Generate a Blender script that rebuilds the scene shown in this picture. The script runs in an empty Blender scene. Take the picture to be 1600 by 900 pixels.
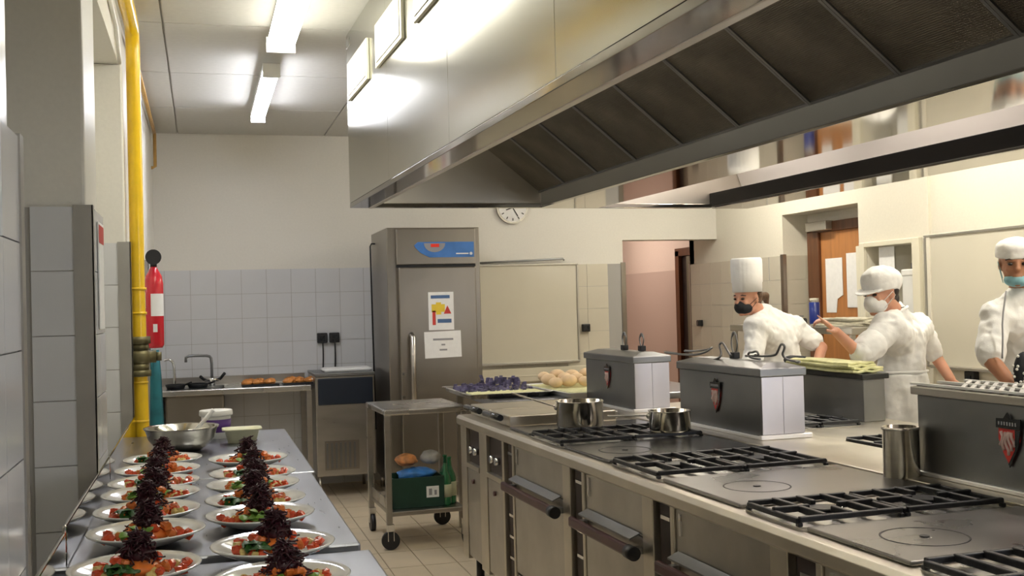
import bpy, bmesh, math, random
from mathutils import Vector, Matrix
random.seed(7)
S = bpy.context.scene
COL = S.collection
R3 = Matrix(((0.96129651, 0.02105242, -0.27471044), (-0.27428749, -0.02092502, -0.96142005), (-0.02598854, 0.99955937, -0.01434074)))
F = 1700.0
EYE = Vector((0, 0, 1.5))
# ---------------------------------------------------------------- camera
cam = bpy.data.cameras.new('camera'); camo = bpy.data.objects.new('camera', cam); COL.objects.link(camo)
camo.matrix_world = Matrix.Translation(EYE) @ R3.to_4x4()
cam.sensor_width = 36; cam.lens = 36 * F / 1600; cam.clip_start = .05
S.camera = camo
# ---------------------------------------------------------------- world, exposure
w = bpy.data.worlds.new('world'); S.world = w; w.use_nodes = True
w.node_tree.nodes['Background'].inputs[0].default_value = (.9, .92, 1, 1)
w.node_tree.nodes['Background'].inputs[1].default_value = .35
S.view_settings.view_transform = 'Standard'; S.view_settings.look = 'None'; S.view_settings.gamma = 1
S.view_settings.use_curve_mapping = False; S.view_settings.exposure = 1.1
LAMP_L, LAMP_R, LAMP_C, LAMP_H, LAMP_F = 12.0, 19.5, 8.0, 4.5, 20.0        # strength of the tubes over the left aisle, the right aisle, the corridor

# ================================================================ materials
MATS = {}
def mat(name, col, rough=.5, metal=0, nscale=None, var=0, bump=0, stretch=None, coat=0, emit=None, estr=0, rvar=0, alpha=None, trans=0, sub=0):
    m = bpy.data.materials.new(name); m.use_nodes = True
    nt = m.node_tree; b = nt.nodes['Principled BSDF']
    b.inputs['Base Color'].default_value = (*col, 1); b.inputs['Roughness'].default_value = rough
    b.inputs['Metallic'].default_value = metal
    if coat: b.inputs['Coat Weight'].default_value = coat; b.inputs['Coat Roughness'].default_value = .08
    if emit: b.inputs['Emission Color'].default_value = (*emit, 1); b.inputs['Emission Strength'].default_value = estr
    if trans: b.inputs['Transmission Weight'].default_value = trans
    if sub: b.inputs['Subsurface Weight'].default_value = sub; b.inputs['Subsurface Scale'].default_value = .02
    if alpha: b.inputs['Alpha'].default_value = alpha
    if nscale:
        tc = nt.nodes.new('ShaderNodeTexCoord'); mp = nt.nodes.new('ShaderNodeMapping')
        nt.links.new(tc.outputs['Object'], mp.inputs['Vector'])
        if stretch: mp.inputs['Scale'].default_value = stretch
        n = nt.nodes.new('ShaderNodeTexNoise'); n.inputs['Scale'].default_value = nscale; n.inputs['Detail'].default_value = 4
        nt.links.new(mp.outputs[0], n.inputs['Vector'])
        if var:
            r = nt.nodes.new('ShaderNodeValToRGB')
            r.color_ramp.elements[0].position = .3; r.color_ramp.elements[1].position = .7
            r.color_ramp.elements[0].color = (*[c * (1 - var) for c in col], 1)
            r.color_ramp.elements[1].color = (*[min(1, c * (1 + var)) for c in col], 1)
            nt.links.new(n.outputs['Fac'], r.inputs[0]); nt.links.new(r.outputs[0], b.inputs['Base Color'])
        if rvar:
            mr = nt.nodes.new('ShaderNodeMapRange'); mr.inputs[3].default_value = max(.02, rough - rvar); mr.inputs[4].default_value = rough + rvar
            nt.links.new(n.outputs['Fac'], mr.inputs[0]); nt.links.new(mr.outputs[0], b.inputs['Roughness'])
        if bump:
            bp = nt.nodes.new('ShaderNodeBump'); bp.inputs['Strength'].default_value = bump; bp.inputs['Distance'].default_value = .01
            nt.links.new(n.outputs['Fac'], bp.inputs['Height']); nt.links.new(bp.outputs[0], b.inputs['Normal'])
    MATS[name] = m
    return m
steel = mat('brushed_steel', (.46, .44, .41), .3, 1, 4, .06, .02, (1, 1, 5), rvar=.06)
steel_corner = mat('corner_guard_steel', (.40, .39, .37), .45, .7, 5, .08, .02)
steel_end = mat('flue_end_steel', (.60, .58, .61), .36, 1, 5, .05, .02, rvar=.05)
steel_base = mat('flange_steel', (.88, .87, .88), .4, .9, 5, .03, .02)
pot_steel = mat('pot_steel', (.55, .53, .48), .14, 1, 6, .1, .02, (1, 1, 6), rvar=.05)
lip_pol = mat('lip_steel', (.30, .285, .26), .1, 1, 3, .2, .03)
hood_sheen = mat('painted_lamp_sheen', (.80, .76, .70), .3, .2)  # pale colour stands in for hood lamp light reflected by the steel
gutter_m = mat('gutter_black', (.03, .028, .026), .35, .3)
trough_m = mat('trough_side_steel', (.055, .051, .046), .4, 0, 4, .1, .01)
steel_light = mat('bright_steel', (.60, .585, .56), .28, 1, 5, .03, .02, rvar=.05)
steel_top = mat('table_steel', (.33, .34, .37), .3, 1, 4, .1, .02, (8, 1, 1), rvar=.07)
steel_range = mat('range_steel', (.47, .45, .41), .34, 1, 5, .14, .03, rvar=.06)
steel_edge = mat('worktop_steel', (.60, .56, .48), .33, 1, 5, .1, .03, rvar=.06)
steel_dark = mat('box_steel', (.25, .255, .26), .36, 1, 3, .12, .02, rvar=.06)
steel_fridge = mat('fridge_steel', (.31, .285, .25), .33, 1, 3, .08, .02, (1, 1, .4), rvar=.05)
hood_side = mat('hood_panel_steel', (.52, .52, .46), .16, 1, 1.3, .04, .12, (1, .6, 1), rvar=.05)
hood_pol = mat('polished_steel', (.60, .58, .55), .07, 1, 1.5, .04, .03)
hood_in = mat('hood_inner_steel', (.66, .62, .54), .34, 1, 3, .05, .02)
chrome = mat('chrome', (.75, .75, .75), .1, 1)
plaster = mat('cream_plaster', (.74, .72, .66), .35, 0, 60, .02, .05)
plaster_w = mat('warm_cream_plaster', (.76, .725, .62), .45, 0, 60, .02, .05)
plaster_gl = mat('gloss_plaster', (.70, .70, .64), .22, 0, 40, .02, .05)
pink = mat('pinkish_plaster', (.78, .66, .58), .5, 0, 50, .02, .04)
ceil_m = mat('ceiling_board', (.62, .61, .57), .6, 0, 30, .03, .05)
tile_m = mat('white_wall_tile', (.66, .67, .69), .16, 0, 3, .03, .01)
tile_w = mat('cream_wall_tile', (.62, .58, .48), .2, 0, 3, .03, .01)
grout = mat('grey_grout', (.40, .39, .37), .9)
floor_m = mat('beige_floor_tile', (.56, .47, .34), .35, 0, 5, .08, .03, rvar=.08)
fgrout = mat('floor_grout', (.25, .21, .16), .9)
lamp_l = mat('lamp_glow_neutral', (1, 1, 1), .5, emit=(1, .96, .84), estr=LAMP_L)
lamp_f = mat('lamp_glow_cool', (1, 1, 1), .5, emit=(.92, .93, 1), estr=LAMP_F)
lamp_r = mat('lamp_glow_warm', (1, 1, 1), .5, emit=(1, .93, .79), estr=LAMP_R)
lamp_h = mat('hood_lamp_glow', (1, 1, 1), .5, emit=(1, .93, .78), estr=LAMP_H)
lamp_h2 = mat('far_hood_lamp_glow', (1, 1, 1), .5, emit=(1, .90, .84), estr=LAMP_H*2.6)
pane_glow = mat('added_pane_glow', (.8, .85, .9), .4, emit=(.80, .86, 1), estr=2.4)  # glow of the added window, lights the flue box ends
lamp_c = mat('lamp_glow_pink', (1, 1, 1), .5, emit=(1, .83, .72), estr=LAMP_C)
white_pl = mat('white_plastic', (.82, .82, .80), .35, 0, 20, .02)
white_paper = mat('white_paper', (.88, .88, .87), .7, 0, 30, .03)
ceramic = mat('white_ceramic', (.84, .84, .81), .12, 0, 10, .01, coat=.5)
yellow = mat('yellow_paint', (.86, .55, .01), .28, 0, 20, .05, .03, coat=.3)
copper = mat('ochre_pipe', (.55, .33, .10), .4, .3, 20, .1)
brass = mat('valve_bronze', (.16, .14, .07), .45, .6, 20, .2, .1)
red = mat('extinguisher_red', (.62, .015, .03), .25, 0, 10, .05, coat=.4)
black = mat('black_rubber', (.012, .012, .014), .45, 0, 20, .2, .05)
black_gl = mat('black_gloss', (.015, .018, .022), .15, 0, 10, .1, coat=.4)
iron = mat('cast_iron', (.018, .019, .022), .38, .3, 40, .3, .15)
plate_iron = mat('hotplate_steel', (.27, .26, .25), .3, .9, 4, .22, .03, rvar=.1)
plate_blk = mat('black_hotplate', (.11, .108, .105), .22, .85, 4, .2, .02, rvar=.08)
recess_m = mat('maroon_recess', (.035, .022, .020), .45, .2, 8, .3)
maroon = mat('maroon_handle', (.055, .014, .015), .3, .1, 10, .2)
filt = mat('grease_filter', (.13, .112, .088), .4, .85, 4, .45, 0)
teal = mat('teal_cloth', (.01, .14, .17), .7, 0, 15, .2, .1)
navy = mat('dark_navy_panel', (.008, .014, .026), .35)
blue = mat('blue_panel', (.06, .20, .55), .3, 0, 5, .25)
blue_bag = mat('blue_film', (.05, .22, .62), .3, 0, 15, .4, .3)
clear_bag = mat('grey_film', (.45, .45, .44), .25, 0, 12, .3, .3)
orange_b = mat('orange_wrapping', (.60, .25, .08), .45, 0, 18, .5, .3)
green_c = mat('dark_green_crate', (.010, .045, .028), .45, 0, 10, .2)
green_gl = mat('green_bottle', (.01, .16, .05), .1, 0, 5, .1, coat=.5)
label_m = mat('bottle_label', (.60, .62, .42), .5, 0, 20, .15)
skin = mat('skin', (.60, .30, .20), .5, 0, 20, .06, .02, sub=.1)
skin2 = mat('skin_tan', (.45, .21, .12), .5, 0, 20, .06, .02, sub=.1)
cloth_w = mat('white_cloth', (.88, .88, .88), .85, 0, 16, .02, .5)
cloth_j = mat('white_jacket_cloth', (.86, .86, .86), .85, 0, 11, .02, .8)
trous = mat('checked_trousers', (.10, .10, .12), .85, 0, 60, .4)
hair = mat('brown_hair', (.09, .045, .02), .55, 0, 60, .4, .3)
hair_d = mat('dark_hair', (.02, .012, .01), .5, 0, 60, .4, .3)
mask_k = mat('black_mask_cloth', (.012, .014, .02), .75, 0, 30, .2)
mask_b = mat('blue_mask_cloth', (.25, .50, .58), .75, 0, 30, .1)
eye_m = mat('eye', (.03, .02, .015), .2)
lip_m = mat('scarf_red', (.25, .03, .04), .7)
wood = mat('orange_wood', (.47, .20, .065), .4, 0, 4, .14, .03, (6, 6, .6))
wood_d = mat('dark_wood_frame', (.13, .05, .02), .4, 0, 4, .25, .03, (6, 6, .6))
board = mat('cream_board', (.66, .625, .52), .3, 0, 3, .02)
alu = mat('aluminium_frame', (.45, .43, .38), .4, .8)
cloth_y = mat('yellow_green_cloth', (.70, .69, .38), .85, 0, 30, .12, .2)
cloth_g = mat('dark_cloth', (.03, .035, .04), .8, 0, 30, .5, .2)
towel = mat('pale_towel', (.55, .52, .42), .9, 0, 30, .15, .2)
therm = mat('thermos_blue', (.01, .03, .24), .3, 0, 10, .1, coat=.3)
bread = mat('pale_bread', (.84, .62, .38), .6, 0, 14, .15, .1)
bread_o = mat('golden_pastry', (.62, .25, .06), .5, 0, 20, .35, .2)
fish = mat('blue_violet_morsels', (.12, .11, .22), .4, 0, 20, .8, .1)
tom = mat('tomato', (.72, .09, .03), .25, 0, 25, .3, .05, coat=.3)
oran = mat('orange_flesh', (.78, .20, .035), .35, 0, 25, .3, .1)
yelf = mat('yellow_flesh', (.78, .60, .22), .4, 0, 25, .15, .05)
leaf = mat('lettuce_green', (.16, .30, .04), .45, 0, 25, .4, .1)
leafd = mat('dark_leaf', (.03, .11, .02), .45, 0, 25, .3, .1)
beet = mat('shredded_beetroot', (.040, .004, .011), .4, 0, 60, .5, .1)
purple = mat('purple_print', (.10, .03, .22), .5, 0, 10, .1)
cream_tub = mat('cream_plastic', (.74, .73, .52), .35, 0, 10, .04)
yel_print = mat('yellow_print', (.85, .62, .05), .5)
red_print = mat('red_print', (.60, .05, .04), .5)
blu_print = mat('blue_print', (.08, .16, .34), .5)
gry_print = mat('grey_print', (.30, .30, .32), .6)
red_led = mat('red_digits', (.5, .02, .01), .4, emit=(1, .05, .02), estr=.12)
# white plates rim grey and slot mesh of the filters
def filter_nodes():
    nt = filt.node_tree; b = nt.nodes['Principled BSDF']
    tc = nt.nodes.new('ShaderNodeTexCoord')
    wv = nt.nodes.new('ShaderNodeTexWave'); wv.inputs['Scale'].default_value = 55; wv.bands_direction = 'Y'
    nt.links.new(tc.outputs['Object'], wv.inputs['Vector'])
    w2 = nt.nodes.new('ShaderNodeTexWave'); w2.inputs['Scale'].default_value = 45; w2.bands_direction = 'X'
    nt.links.new(tc.outputs['Object'], w2.inputs['Vector'])
    ad = nt.nodes.new('ShaderNodeMath'); ad.operation = 'MULTIPLY'
    nt.links.new(wv.outputs['Fac'], ad.inputs[0]); nt.links.new(w2.outputs['Fac'], ad.inputs[1])
    bp = nt.nodes.new('ShaderNodeBump'); bp.inputs['Strength'].default_value = .8; bp.inputs['Distance'].default_value = .004
    nt.links.new(ad.outputs[0], bp.inputs['Height']); nt.links.new(bp.outputs[0], b.inputs['Normal'])
filter_nodes()

# ================================================================ helpers
class MB:
    def __init__(s): s.bm = bmesh.new()
    def _m(s, vs, mi, M):
        if M is not None:
            for v in vs: v.co = M @ v.co
        return s
    def box(s, x0, x1, y0, y1, z0, z1, mi=0, M=None):
        v = [s.bm.verts.new(p) for p in [(x0,y0,z0),(x1,y0,z0),(x1,y1,z0),(x0,y1,z0),(x0,y0,z1),(x1,y0,z1),(x1,y1,z1),(x0,y1,z1)]]
        for q in [(0,3,2,1),(4,5,6,7),(0,1,5,4),(1,2,6,5),(2,3,7,6),(3,0,4,7)]:
            f = s.bm.faces.new([v[i] for i in q]); f.material_index = mi
        return s._m(v, mi, M)
    def prism(s, pts, d, mi=0, M=None):
        """pts: outline list of 3d points; d: extrusion vector"""
        d = Vector(d); a = [s.bm.verts.new(Vector(p)) for p in pts]; b = [s.bm.verts.new(Vector(p) + d) for p in pts]
        n = len(pts)
        f = s.bm.faces.new(a[::-1]); f.material_index = mi
        f = s.bm.faces.new(b); f.material_index = mi
        for i in range(n):
            f = s.bm.faces.new([a[i], a[(i+1)%n], b[(i+1)%n], b[i]]); f.material_index = mi
        return s._m(a + b, mi, M)
    def rings(s, rings, mi=0, closed=True, cap=True, M=None):
        rs = [[s.bm.verts.new(Vector(p)) for p in r] for r in rings]; n = len(rs[0])
        for a, b in zip(rs, rs[1:]):
            for i in range(n if closed else n - 1):
                f = s.bm.faces.new([a[i], a[(i+1)%n], b[(i+1)%n], b[i]]); f.material_index = mi; f.smooth = True
        if cap:
            for r in (rs[0][::-1], rs[-1]):
                f = s.bm.faces.new(r); f.material_index = mi
        return s._m([v for r in rs for v in r], mi, M)
    def cyl(s, p0, p1, r0, r1=None, n=16, mi=0, cap=True):
        r1 = r0 if r1 is None else r1
        p0 = Vector(p0); p1 = Vector(p1); d = (p1 - p0).normalized()
        u = d.orthogonal().normalized(); v = d.cross(u)
        cs = [(math.cos(2*math.pi*i/n), math.sin(2*math.pi*i/n)) for i in range(n)]
        return s.rings([[p0 + (u*c + v*k)*r0 for c, k in cs], [p1 + (u*c + v*k)*r1 for c, k in cs]], mi, cap=cap)
    def tube(s, pts, r, n=8, mi=0, smooth=0):
        pts = [Vector(p) for p in pts]
        for _ in range(smooth):
            q = [pts[0]]
            for a, b in zip(pts, pts[1:]): q += [a*.75 + b*.25, a*.25 + b*.75]
            pts = q + [pts[-1]]
        rs = []; u = None
        for i, p in enumerate(pts):
            t = (pts[min(i+1, len(pts)-1)] - pts[max(i-1, 0)])
            t = t.normalized() if t.length > 1e-9 else Vector((0,0,1))
            if u is None: u = t.orthogonal().normalized()
            u = (u - t*u.dot(t)); u = u.normalized() if u.length > 1e-6 else t.orthogonal().normalized()
            v = t.cross(u); rr = r[i] if isinstance(r, list) else r
            rs.append([p + (u*math.cos(2*math.pi*k/n) + v*math.sin(2*math.pi*k/n))*rr for k in range(n)])
        return s.rings(rs, mi)
    def lathe(s, prof, n=32, c=(0,0,0), mi=0):
        c = Vector(c)
        return s.rings([[c + Vector((math.cos(2*math.pi*k/n)*max(r, 1e-4), math.sin(2*math.pi*k/n)*max(r, 1e-4), z)) for k in range(n)] for r, z in prof], mi)
    def ell(s, c, r, M=None, mi=0, n=16, m=10):
        c = Vector(c); r = (r, r, r) if not hasattr(r, '__len__') else r
        rg = []
        for j in range(m + 1):
            t = math.pi * j / m; sr = max(math.sin(t), 1e-3)
            rg.append([Vector((sr*math.cos(2*math.pi*k/n)*r[0], sr*math.sin(2*math.pi*k/n)*r[1], -math.cos(t)*r[2])) + c for k in range(n)])
        return s.rings(rg, mi, M=M)
    def cap(s, a, b, ra, rb, n=12):
        a = Vector(a); b = Vector(b)
        s.ell(a, ra, n=n, m=8); s.ell(b, rb, n=n, m=8)
        return s.cyl(a, b, ra, rb, n=n)
    def build(s, name, mats, parent=None, bevel=0, smooth=False, loc=None, rotz=0, seg=2):
        bmesh.ops.recalc_face_normals(s.bm, faces=s.bm.faces)
        me = bpy.data.meshes.new(name); s.bm.to_mesh(me); s.bm.free()
        for m in (mats if isinstance(mats, (list, tuple)) else [mats]): me.materials.append(m)
        if smooth:
            for p in me.polygons: p.use_smooth = True
        o = bpy.data.objects.new(name, me); COL.objects.link(o)
        if parent: o.parent = parent
        if loc is not None: o.location = loc
        o.rotation_euler.z = rotz
        if bevel:
            b = o.modifiers.new('bevel', 'BEVEL'); b.width = bevel; b.segments = seg; b.limit_method = 'ANGLE'; b.angle_limit = .6
            b.harden_normals = False
        return o
def tag(o, label=None, cat=None, group=None, kind=None):
    for k, v in (('label', label), ('category', cat), ('group', group), ('kind', kind)):
        if v: o[k] = v
    return o
def thing(name, label, cat, loc=(0,0,0), rz=0, group=None):
    o = bpy.data.objects.new(name, None); COL.objects.link(o); o.empty_display_size = .1
    o.location = loc; o.rotation_euler.z = rz
    return tag(o, label, cat, group)
def kids(o): return [c for c in bpy.data.objects if c.parent == o]
TREE = {}
def copy_tree(o, loc, rz=None, label=None):
    def rec(a, par):
        c = a.copy(); COL.objects.link(c)
        if par: c.parent = par
        for ch in TREE.setdefault(a.name, kids(a)): rec(ch, c)
        return c
    r = rec(o, None); r.location = loc
    if rz is not None: r.rotation_euler.z = rz
    if label: r['label'] = label
    return r
def inst(src, parent, loc, name=None, rot=None, scale=None):
    c = bpy.data.objects.new(name or src.name.split('.')[0], src.data); COL.objects.link(c)
    if parent: c.parent = parent
    c.location = loc
    if rot: c.rotation_euler = rot
    if scale: c.scale = scale
    return c
def at(x, y, Y):            # world point seen at x, y of the photograph at depth Y
    d = R3 @ Vector((x - 800, -(y - 450), -F)); return EYE + d * (Y / d.y)
# frame of the cooking island: u across, v along (towards the back wall), z up
O = Vector((1.347, 5.813, 0)); AI = .0267
def G(u, v, z): return Vector((O.x + u*math.cos(AI) - v*math.sin(AI), O.y + u*math.sin(AI) + v*math.cos(AI), z))
def at_u(x, y, u):          # island coordinates of a point on the plane u
    d = R3 @ Vector((x - 800, -(y - 450), -F)); n = Vector((math.cos(AI), math.sin(AI), 0))
    p = EYE + d * ((u - n.dot(EYE - O)) / n.dot(d)); q = p - O
    return Vector((u, -q.x*math.sin(AI) + q.y*math.cos(AI), p.z))
ordn = ['first', 'second', 'third', 'fourth', 'fifth', 'sixth', 'seventh', 'eighth', 'ninth', 'tenth', 'eleventh', 'twelfth', 'thirteenth', 'fourteenth']

# ================================================================ the room
XL, XR, YB, ZC = -.60, 4.72, 9.4, 2.98
T = .205
def struct(name, mb, m, **k): return tag(mb.build(name, m, **k), kind='structure')
# floor with its tiles
fl = MB(); fl.box(-.6, 6.2, -2.6, 15.2, -.1, 0); floor = struct('floor', fl, fgrout)
mb = MB(); mb.box(-.097, .097, -.197, .197, 0, .006); ft = mb.build('floor_tile', floor_m, floor, bevel=0); ft.location = (.9, 9.2, 0)
n = 0
for i in range(0, 24):
    for j in range(0, 24):
        x = .5 + .2*i; y = 9.2 - .4*j
        vis = (x < 2.0 and 5.0 < y < 9.3) or (3.3 < x < 4.8 and 4 < y < 7.5) or (x < 1.4 and 2 < y <= 5)
        if not vis or (abs(x - .9) < .01 and abs(y - 9.2) < .01): continue
        inst(ft, floor, (x, y, 0)); n += 1
mb = MB()
for i in range(-5, 29):
    for j in range(-15, 30):
        x = .5 + .2*i; y = 9.2 - .4*j
        vis = i >= 0 and j >= 0 and ((x < 2.0 and 5.0 < y < 9.3) or (3.3 < x < 4.8 and 4 < y < 7.5) or (x < 1.4 and 2 < y <= 5))
        if not vis and y > -2.5: mb.box(x-.097, x+.097, y-.197, y+.197, 0, .006)
tag(mb.build('floor_tiles', floor_m, floor), kind='stuff')
# ceiling with panels
mb = MB(); mb.box(-.6, 4.97, -2.6, YB + .2, ZC + .012, ZC + .12); ceiling = struct('ceiling', mb, mat('ceiling_joint', (.52, .51, .48), .8))
pan = None
for i in range(5):
    for j in range(10):
        x0 = -1.36 + 1.2*i; y1 = YB - 1.2*j
        a, b = max(x0, -.6), min(x0 + 1.2, 4.95)
        if b - a < .05: continue
        if pan is None or a != x0 or b != x0 + 1.2:
            mb = MB(); mb.box(a + .006, b - .006, -1.194, -.006, 0, .014)
            o = mb.build('ceiling_panel', ceil_m, ceiling, loc=(0, y1, ZC))
        else: o = inst(pan, ceiling, (x0 + 1.36 - 1.2*1, y1, ZC))
        if a == x0 and b == x0 + 1.2 and pan is None: pan = o; pan_x = x0
        elif o.data == (pan.data if pan else None): o.location = (x0 - pan_x, y1, ZC)
# back wall
mb = MB()
mb.box(XL, 3.76, YB, YB + .2, 0, ZC + .02); mb.box(3.76, XR, YB, YB + .2, 2.062, ZC + .02)
wall_back = struct('wall_back', mb, [plaster])
mb = MB(); mb.box(.0015, T - .0015, -.008, 0, .0015, T - .0015); tile0 = mb.build('tile', tile_m, wall_back, loc=(-.495, YB, T*8), bevel=0)
mb = MB(); mb.box(.0015, T - .0015, -.008, 0, .0015, T - .0015); tile1 = mb.build('tile', tile_w, wall_back, loc=(2.58, YB, T*8))
mb = MB(); mb.box(XL + .1, 3.76, YB - .004, YB, 0, T*9 - .002); struct('trim_1', mb, grout, parent=wall_back).name = 'tile_grout'
for r in range(9):
    for c in range(21):
        x = -.495 + T*c
        if x + T > 3.79: continue
        warm = x > 2.3
        if (r, c) in ((8, 0), (8, 15)): continue
        if r < 1 and x > 1.2: continue
        inst(tile1 if warm else tile0, wall_back, (x, YB, T*r))
# left wall: window recesses between tiled pillars, header above
mb = MB()
mb.box(-.75, -.60, -2.6, YB + .2, 0, ZC + .02)
mb.box(-.60, -.365, -2.6, YB, 2.72, ZC + .02)
mb.box(-.60, -.365, 7.85, YB, 0, 2.72)
wall_left = struct('wall_left', mb, [plaster])
pil = [(-1.9, -1.45), (0, .42), (1.85, 2.27), (3.7, 4.12), (5.6, 6.02), (7.5, 7.86)]
for k, (y0, y1) in enumerate(pil):
    mb = MB(); mb.box(-.60, -.349, y0 + .012, y1 - .012, 0, 2.72)
    mb.build('pillar', plaster_gl if k in (2,) else plaster, wall_left, bevel=.01)
mb = MB(); mb.box(0, .126, -.008, 0, .0015, T - .0015); tn = mb.build('tile', tile_m, wall_left, loc=(-.512, 3.70, T*8))
mb = MB(); mb.box(0, .008, .0015, T - .0015, .0015, T - .0015); ts = mb.build('tile', tile_m, wall_left, loc=(-.342, 1.87, T*8))
for k, (y0, y1) in enumerate(pil[2:], 2):
    mb = MB(); mb.box(-.60, -.338, y0, y1, 0, T*9 - .002); mb.build('tile_backing', grout, wall_left)
    for r in range(9):
        if not (k == 3 and r == 8): inst(tn, wall_left, (-.512, y0, T*r))
        for c in range(2):
            if not (k == 2 and r == 8 and c == 0): inst(ts, wall_left, (-.338, y0 + .006 + T*c, T*r))
    mb = MB(); mb.box(-.386, -.326, y0 - .012, y0 - .008, .0, T*9 + .004); mb.box(-.330, -.326, y0 - .012, y0 + .03, .0, T*9 + .004)
    struct('trim_%d' % (k + 1), mb, steel_corner)
mb = MB(); mb.box(-.337, -.326, 2.245, 2.285, 0, T*9 + .004); struct('trim_7', mb, steel_corner)
# low wall panels under the windows
mb = MB()
for (a, b) in zip(pil, pil[1:]): mb.box(-.60, -.525, a[1], b[0], 0, .95)
mb.build('window_apron', plaster, wall_left)
# right wall with door niche and shelf niche
mb = MB()
mb.box(XR, XR + .3, 8.18, 10.0, 0, ZC + .02)
mb.box(XR, XR + .3, 7.08, 8.18, 2.185, ZC + .02)
mb.box(XR, XR + .3, 6.98, 7.08, 0, ZC + .02)
mb.box(XR, XR + .3, 6.42, 6.98, 0, 1.10); mb.box(XR, XR + .3, 6.42, 6.98, 1.85, ZC + .02)
mb.box(XR, XR + .3, -2.6, 6.42, 0, ZC + .02)
mb.box(XR + .24, XR + .3, 6.4, 8.3, 0, ZC)
wall_right = struct('wall_right', mb, [plaster_w])
mb = MB(); mb.box(XR - .003, XR, 8.18, 10.0, 0, T*9 - .002); mb.build('tile_grout', grout, wall_right)
mb = MB(); mb.box(-.008, 0, .0015, T - .0015, .0015, T - .0015); tr_ = mb.build('tile', tile_w, wall_right, loc=(XR, 8.2, T*8))
for r in range(3, 9):
    for c in range(8):
        if (r, c) != (8, 0): inst(tr_, wall_right, (XR, 8.2 + .2225*c, T*r), scale=(1, 1.085, 1))
    inst(tile1, wall_right, (XR + .02, 8.18, T*r))
mb = MB(); mb.box(XR - .012, XR + .02, 8.165, 8.21, 0, T*9 + .01); struct('trim_8', mb, steel_fridge)
mb = MB(); mb.box(XR - .012, XR + .01, 9.98, 10.01, 0, T*9 + .01); struct('trim_9', mb, steel_fridge)
mb = MB(); mb.box(3.735, 3.78, YB - .014, YB + .03, 0, T*9 + .01); struct('trim_10', mb, steel_fridge)
mb = MB(); mb.box(XR - .02, XR, 6.24, 6.275, 0, ZC); struct('trim_11', mb, plaster_w)
mb = MB(); mb.box(XR - .03, XR, 7.04, 7.08, 0, 1.86); mb.box(XR - .03, XR, 6.98, 7.04, 1.06, 1.88); mb.box(XR - .03, XR, 6.34, 6.42, 1.06, 1.88); mb.box(XR - .03, XR, 6.42, 6.98, 1.845, 1.88); mb.box(XR - .03, XR, 6.42, 6.98, 1.06, 1.10)
struct('trim_12', mb, mat('cream_trim', (.78, .74, .60), .4), bevel=.004)
mb = MB(); mb.box(-.75, 5.02, -2.75, -2.6, 0, ZC + .02); wall_front = struct('wall_front', mb, mat('dim_wall', (.20, .18, .15), .6))
wd = tag(bpy.data.objects.new('added_window_1', None), kind='structure'); COL.objects.link(wd)  # unseen window, added as a bright source for the flue box ends
for y0, y1 in ((-2.3, -1.35), (-1.29, -.3)):
    mb = MB(); mb.box(XR - .012, XR - .004, y0, y1, .25, 2.3); mb.build('added_glow_pane', pane_glow, wd)
for y0 in (-2.36, -1.35, -.3):
    mb = MB(); mb.box(XR - .04, XR - .001, y0, y0 + .06, .25, 2.3); mb.build('added_window_frame', white_pl, wd)
for z0 in (.19, 2.3):
    mb = MB(); mb.box(XR - .04, XR - .001, -2.36, -.24, z0, z0 + .06); mb.build('added_window_frame', white_pl, wd)
# corridor behind the back wall
mb = MB(); mb.box(5.4, 5.55, 10, 15.2, 0, 2.7); mb.box(XR, 5.4, 9.9, 10.0, 0, 2.7)
corr = struct('wall_corridor', mb, pink)
mb = MB(); mb.box(3.45, 3.6, YB + .2, 15.2, 0, 2.7); mb.box(3.45, 5.55, 15.1, 15.2, 0, 2.7); struct('wall_corridor_end', mb, pink)
mb = MB(); mb.box(3.45, 5.55, YB + .2, 15.2, 2.62, 2.7); struct('ceiling_corridor', mb, ceil_m)
mb = MB(); mb.box(5.392, 5.4, 11.75, 15.1, 0, T*9); mb.build('tile_band', mat('pink_tile', (.62, .50, .44), .3), corr)
d2 = tag(bpy.data.objects.new('door_2', None), kind='structure'); COL.objects.link(d2)
mb = MB(); mb.box(5.34, 5.41, 11.62, 11.72, 0, 2.06); mb.box(5.34, 5.41, 10.7, 10.78, 0, 2.06); mb.box(5.34, 5.41, 10.7, 11.72, 2.0, 2.09); mb.build('door_frame', wood_d, d2)
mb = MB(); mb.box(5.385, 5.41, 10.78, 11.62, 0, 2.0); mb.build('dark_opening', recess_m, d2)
mb = MB(); mb.box(5.345, 5.385, 10.72, 11.42, .01, 1.99); mb.build('door_leaf', mat('grey_green_door', (.16, .15, .10), .5), d2)
# orange wooden door in the niche
d1 = tag(bpy.data.objects.new('door_1', None), kind='structure'); COL.objects.link(d1)
mb = MB(); mb.box(4.90, 4.97, 7.93, 8.10, 0, 2.10); mb.box(4.90, 4.97, 7.08, 8.1, 2.02, 2.10); mb.build('door_frame', wood_d, d1, bevel=.005)
mb = MB(); mb.box(4.925, 4.965, 7.08, 7.93, .02, 2.02); mb.build('door_leaf', wood, d1, bevel=.004)
mb = MB(); mb.cyl((4.9, 7.2, 1.02), (4.9, 7.32, 1.02), .009); mb.cyl((4.93, 7.2, 1.02), (4.9, 7.2, 1.02), .009); mb.build('door_handle', chrome, d1)
mb = MB(); mb.box(4.84, 4.92, 7.72, 8.02, 2.03, 2.105); mb.build('door_closer', alu, d1, bevel=.006)
def sheet(name, label, pts, mats, d, group=None):
    mb = MB(); mb.prism(pts, d); return tag(mb.build(name, mats), label, 'paper', group)
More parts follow.
